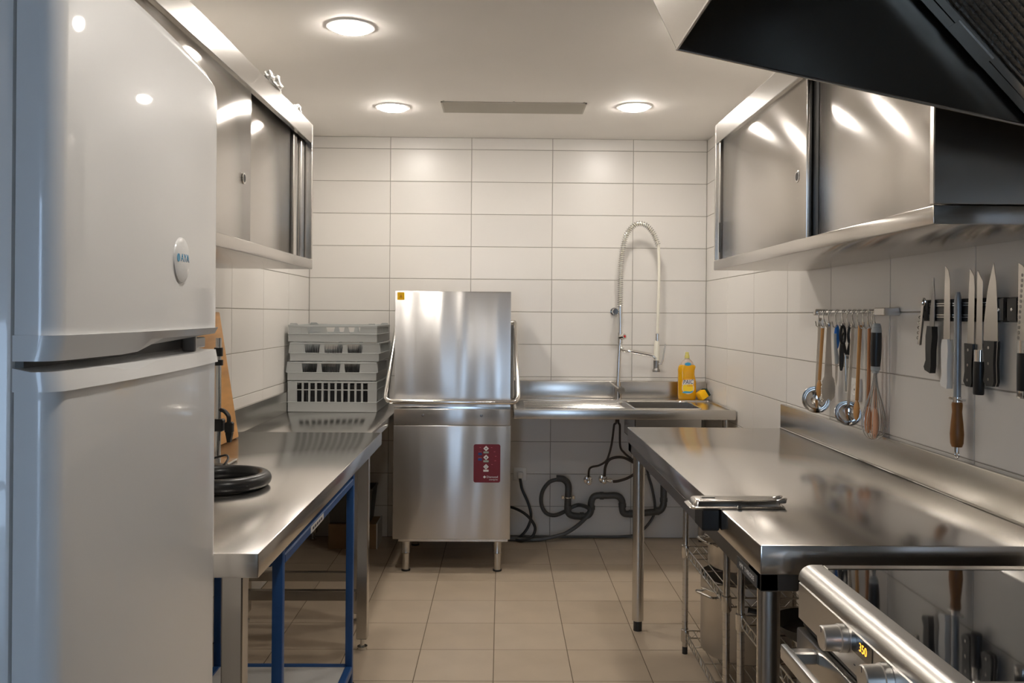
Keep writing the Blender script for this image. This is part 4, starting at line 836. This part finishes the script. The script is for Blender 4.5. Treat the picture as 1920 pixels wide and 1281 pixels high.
def pot(label, x, y, z, r, h, ha, handle_z=.8):
    t = thing('stock_pot', label, 'pot', (x, y, z), group='steel stockpots on the wire shelves')
    MB().lathe([(0, 0), (r - .008, 0), (r, .008), (r, h - .003), (r + .004, h), (r - .001, h + .002), (r - .0025, h - .004), (r - .0025, .008), (0, .004)], 48).obj('pot_body', POTSTEEL, t, smooth=50)
    for s_ in (0, PI):
        M = Matrix.Rotation(ha + s_, 4, 'Z')
        MB().tube(arcpath([(r, -.045, h * handle_z), (r + .038, -.05, h * handle_z + .004), (r + .038, .05, h * handle_z + .004), (r, .045, h * handle_z)], .02, 4), .005, 10).obj('loop_handle', CHROME, t, M=M)
        box('handle_plate', STEEL, t, r - .001, r + .004, -.055, .055, h * handle_z - .012, h * handle_z + .012, bev=.001, M=M)
pot('tall wide steel stockpot on the lowest wire shelf', .948, 3.265, .0945, .170, .285, 3.6, .83)
pot('narrow steel stockpot on the raised wire shelf', .918, 3.20, .4375, .13, .235, 3.35, .42)
pot('steel saucepan on the stove side wire shelf', 1.03, 2.25, .4375, .115, .16, 3.3, .75)
t = thing('frying_pan', 'black frying pan on the upper wire shelf near the table leg', 'pan', (.94, 2.50, .4375))
MB().lathe([(0, 0), (.10, 0), (.125, .035), (.128, .036), (.103, .003), (0, .003)], 40).obj('pan_body', BLACK_PL, t, smooth=50)
MB().tube(bez([(-.118, .03, .03), (-.15, .045, .045), (-.19, .06, .052)]), [.008] * 12 + [.010], 10).obj('handle', BLACK_PL, t)

# ================================================================== COOKER
cx0, cy0, cy1, cz = .612, 1.14, 1.737, .866
t = thing('cooker', 'steel electric cooker with black glass hob, knobs and orange display', 'cooker', (.92, 1.44, 0)); T = Matrix.Translation((-.92, -1.44, 0))
P = lambda name, m, mt, sm=35: m.obj(name, mt, t, smooth=sm, M=T)
P('body', MB().box(.635, 1.235, cy0 + .004, cy1 - .004, .09, .845, bev=.003), DARKSTEEL)
pr = [(.660, cz - .03), (.660, cz)] + [(.640 - .028 * math.sin(a), cz - .028 + .028 * math.cos(a)) for a in [PI / 2 * k / 8 for k in range(9)]] + [(.612, .835), (.660, .835)]
P('rolled_edge', MB().prism(pr, 'y', cy0, cy1), SATIN, 50)
P('hob_frame', MB().box(.660, 1.235, cy1 - .028, cy1, .845, cz, bev=.003).box(.660, 1.235, cy0, cy0 + .045, .845, cz, bev=.003).box(1.215, 1.235, cy0 + .045, cy1 - .028, .845, cz, bev=.002), STEEL)
hb = P('hob_glass', MB().box(.658, 1.216, cy0 + .044, cy1 - .027, .846, cz - .0015), GLASSBLK)
P('control_panel', MB().box(.612, .634, cy0, cy1, .757, .8335, bev=.003), SATIN)
P('panel_shadow_gap', MB().box(.622, .636, cy0 + .003, cy1 - .003, .744, .758), BLACK_PL)
P('oven_door', MB().box(.607, .634, cy0 + .004, cy1 - .004, .20, .742, bev=.005, seg=2), STEEL)
P('oven_window', MB().box(.604, .608, cy0 + .08, cy1 - .08, .30, .62, bev=.001), GLASSBLK)
P('drawer', MB().box(.607, .634, cy0 + .004, cy1 - .004, .092, .196, bev=.004), STEEL)
P('plinth', MB().box(.66, 1.22, cy0 + .02, cy1 - .02, 0, .09), BLACK_PL)
h = P('door_handle', MB().box(.548, .562, 1.17, 1.655, .707, .737, bev=.004, seg=2), SATIN)
for y in (1.20, 1.615): MB().box(.560, .608, y, y + .024, .710, .734, bev=.003).obj('handle_bracket', STEEL, h, M=None)
def knob(y, z, mark):
    k = MB().lathe([(.0245, 0), (.0245, .012), (.0225, .0135), (.0215, .040), (.0195, .042), (0, .042)], 32).obj('knob', SATIN, t, M=T @ frame((.6115, y, z), (0, -1, 0), (0, 0, 1)))
    box('pointer', PDARK, k, -.0008, .0008, .010, .0195, .0418, .0424)
    for i in range(7): a = PI * (.1 + .8 * i / 6); box('scale_mark', PDARK, k, -.0011, .0011, -.0003, .0003, .003, .009, M=Matrix.Rotation(a, 4, 'Z') @ Matrix.Translation((0, .0245, 0)))
knob(1.500, .806, '1'); knob(1.330, .806, '2')
dsp = P('display', MB().box(.6108, .6122, 1.388, 1.468, .798, .830), GLASSBLK)
text('display_digits', '350', .021, ORANGE_LED, T @ frame((.6106, 1.422, .8145), (0, -1, 0), (0, 0, 1)), t, ext=.0001)
for i in range(4): P('touch_mark', MB().box(.6113, .6122, 1.395 + i * .02, 1.401 + i * .02, .775, .7765), PDARK)

# ================================================================== EXTRACTOR HOOD ABOVE THE COOKER
hy1, hy0 = 1.60, -.30
t = thing('extractor_hood', 'large dark steel extractor hood with sloped filters above the cooker', 'extractor hood', (.8, 1.0, 1.7)); T = Matrix.Translation((-.8, -1.0, -1.7))
P = lambda name, m, mt, sm=35: m.obj(name, mt, t, smooth=sm, M=T)
XW = XR - .003
sidep = [(.325, 1.876), (XW, 1.683), (XW, 2.16), (.185, 2.16)]
P('side_panel', MB().prism(sidep, 'y', hy1 - .003, hy1), HOODSTEEL); P('side_panel', MB().prism(sidep, 'y', hy0, hy0 + .003), HOODSTEEL)
P('front_panel', MB().prism([(.325, 1.876), (.328, 1.877), (.188, 2.159), (.185, 2.159)], 'y', hy0 + .003, hy1 - .003), STEEL)
P('top_panel', MB().box(.186, XW, hy0, hy1, 2.16, 2.164), HOODSTEEL)
P('rear_gutter', MB().prism([(1.0, 1.731), (XW, 1.683), (XW, 1.690), (1.003, 1.740)], 'y', hy0 + .003, hy1 - .003), HOODSTEEL)
P('rim_fold', MB().tube([(.325, hy1 - .0015, 1.876), (XW, hy1 - .0015, 1.683)], .003, 8).tube([(.326, hy0, 1.876), (.326, hy1, 1.876)], .003, 8), STEEL)
P('filter_rail', MB().prism([(.66, 2.095), (.676, 2.105), (1.008, 1.742), (1.0, 1.731)], 'y', hy1 - .045, hy1 - .018), STEEL)
MESHM = mat('filter_mesh', (.20, .19, .17), .45, .8, bump=((220, 60, 60), 1., .004))
u = Vector((1.0 - .66, 0, 1.735 - 2.1)).normalized()
for k in range(3):
    ya, yb = hy1 - .05 - k * .5, hy1 - .05 - (k + 1) * .5 + .012
    f = P('filter', MB().prism([(.668, 2.10), (.682, 2.112), (1.012, 1.750), (1.0, 1.738)], 'y', yb, ya), MESHM)
    for (a, b) in ((ya - .022, ya), (yb, yb + .022)): MB().prism([(.662, 2.094), (.675, 2.106), (1.008, 1.742), (.996, 1.732)], 'y', a, b).obj('filter_frame', STEEL, f)
    for j in range(26):
        yy = yb + .03 + (ya - yb - .06) * j / 25; MB().prism([(.668, 2.098), (.671, 2.101), (1.000, 1.739), (.997, 1.736)], 'y', yy - .003, yy + .003).obj('filter_bar', MESHM, f)
MB().prism([(.826, 1.914), (.842, 1.926), (.905, 1.857), (.889, 1.845)], 'y', hy1 - .062, hy1 - .022).obj('filter_clip', STEEL, t, M=T)
P('duct', MB().box(.75, 1.1, .85, 1.2, 2.164, ZC - .001), HOODSTEEL)
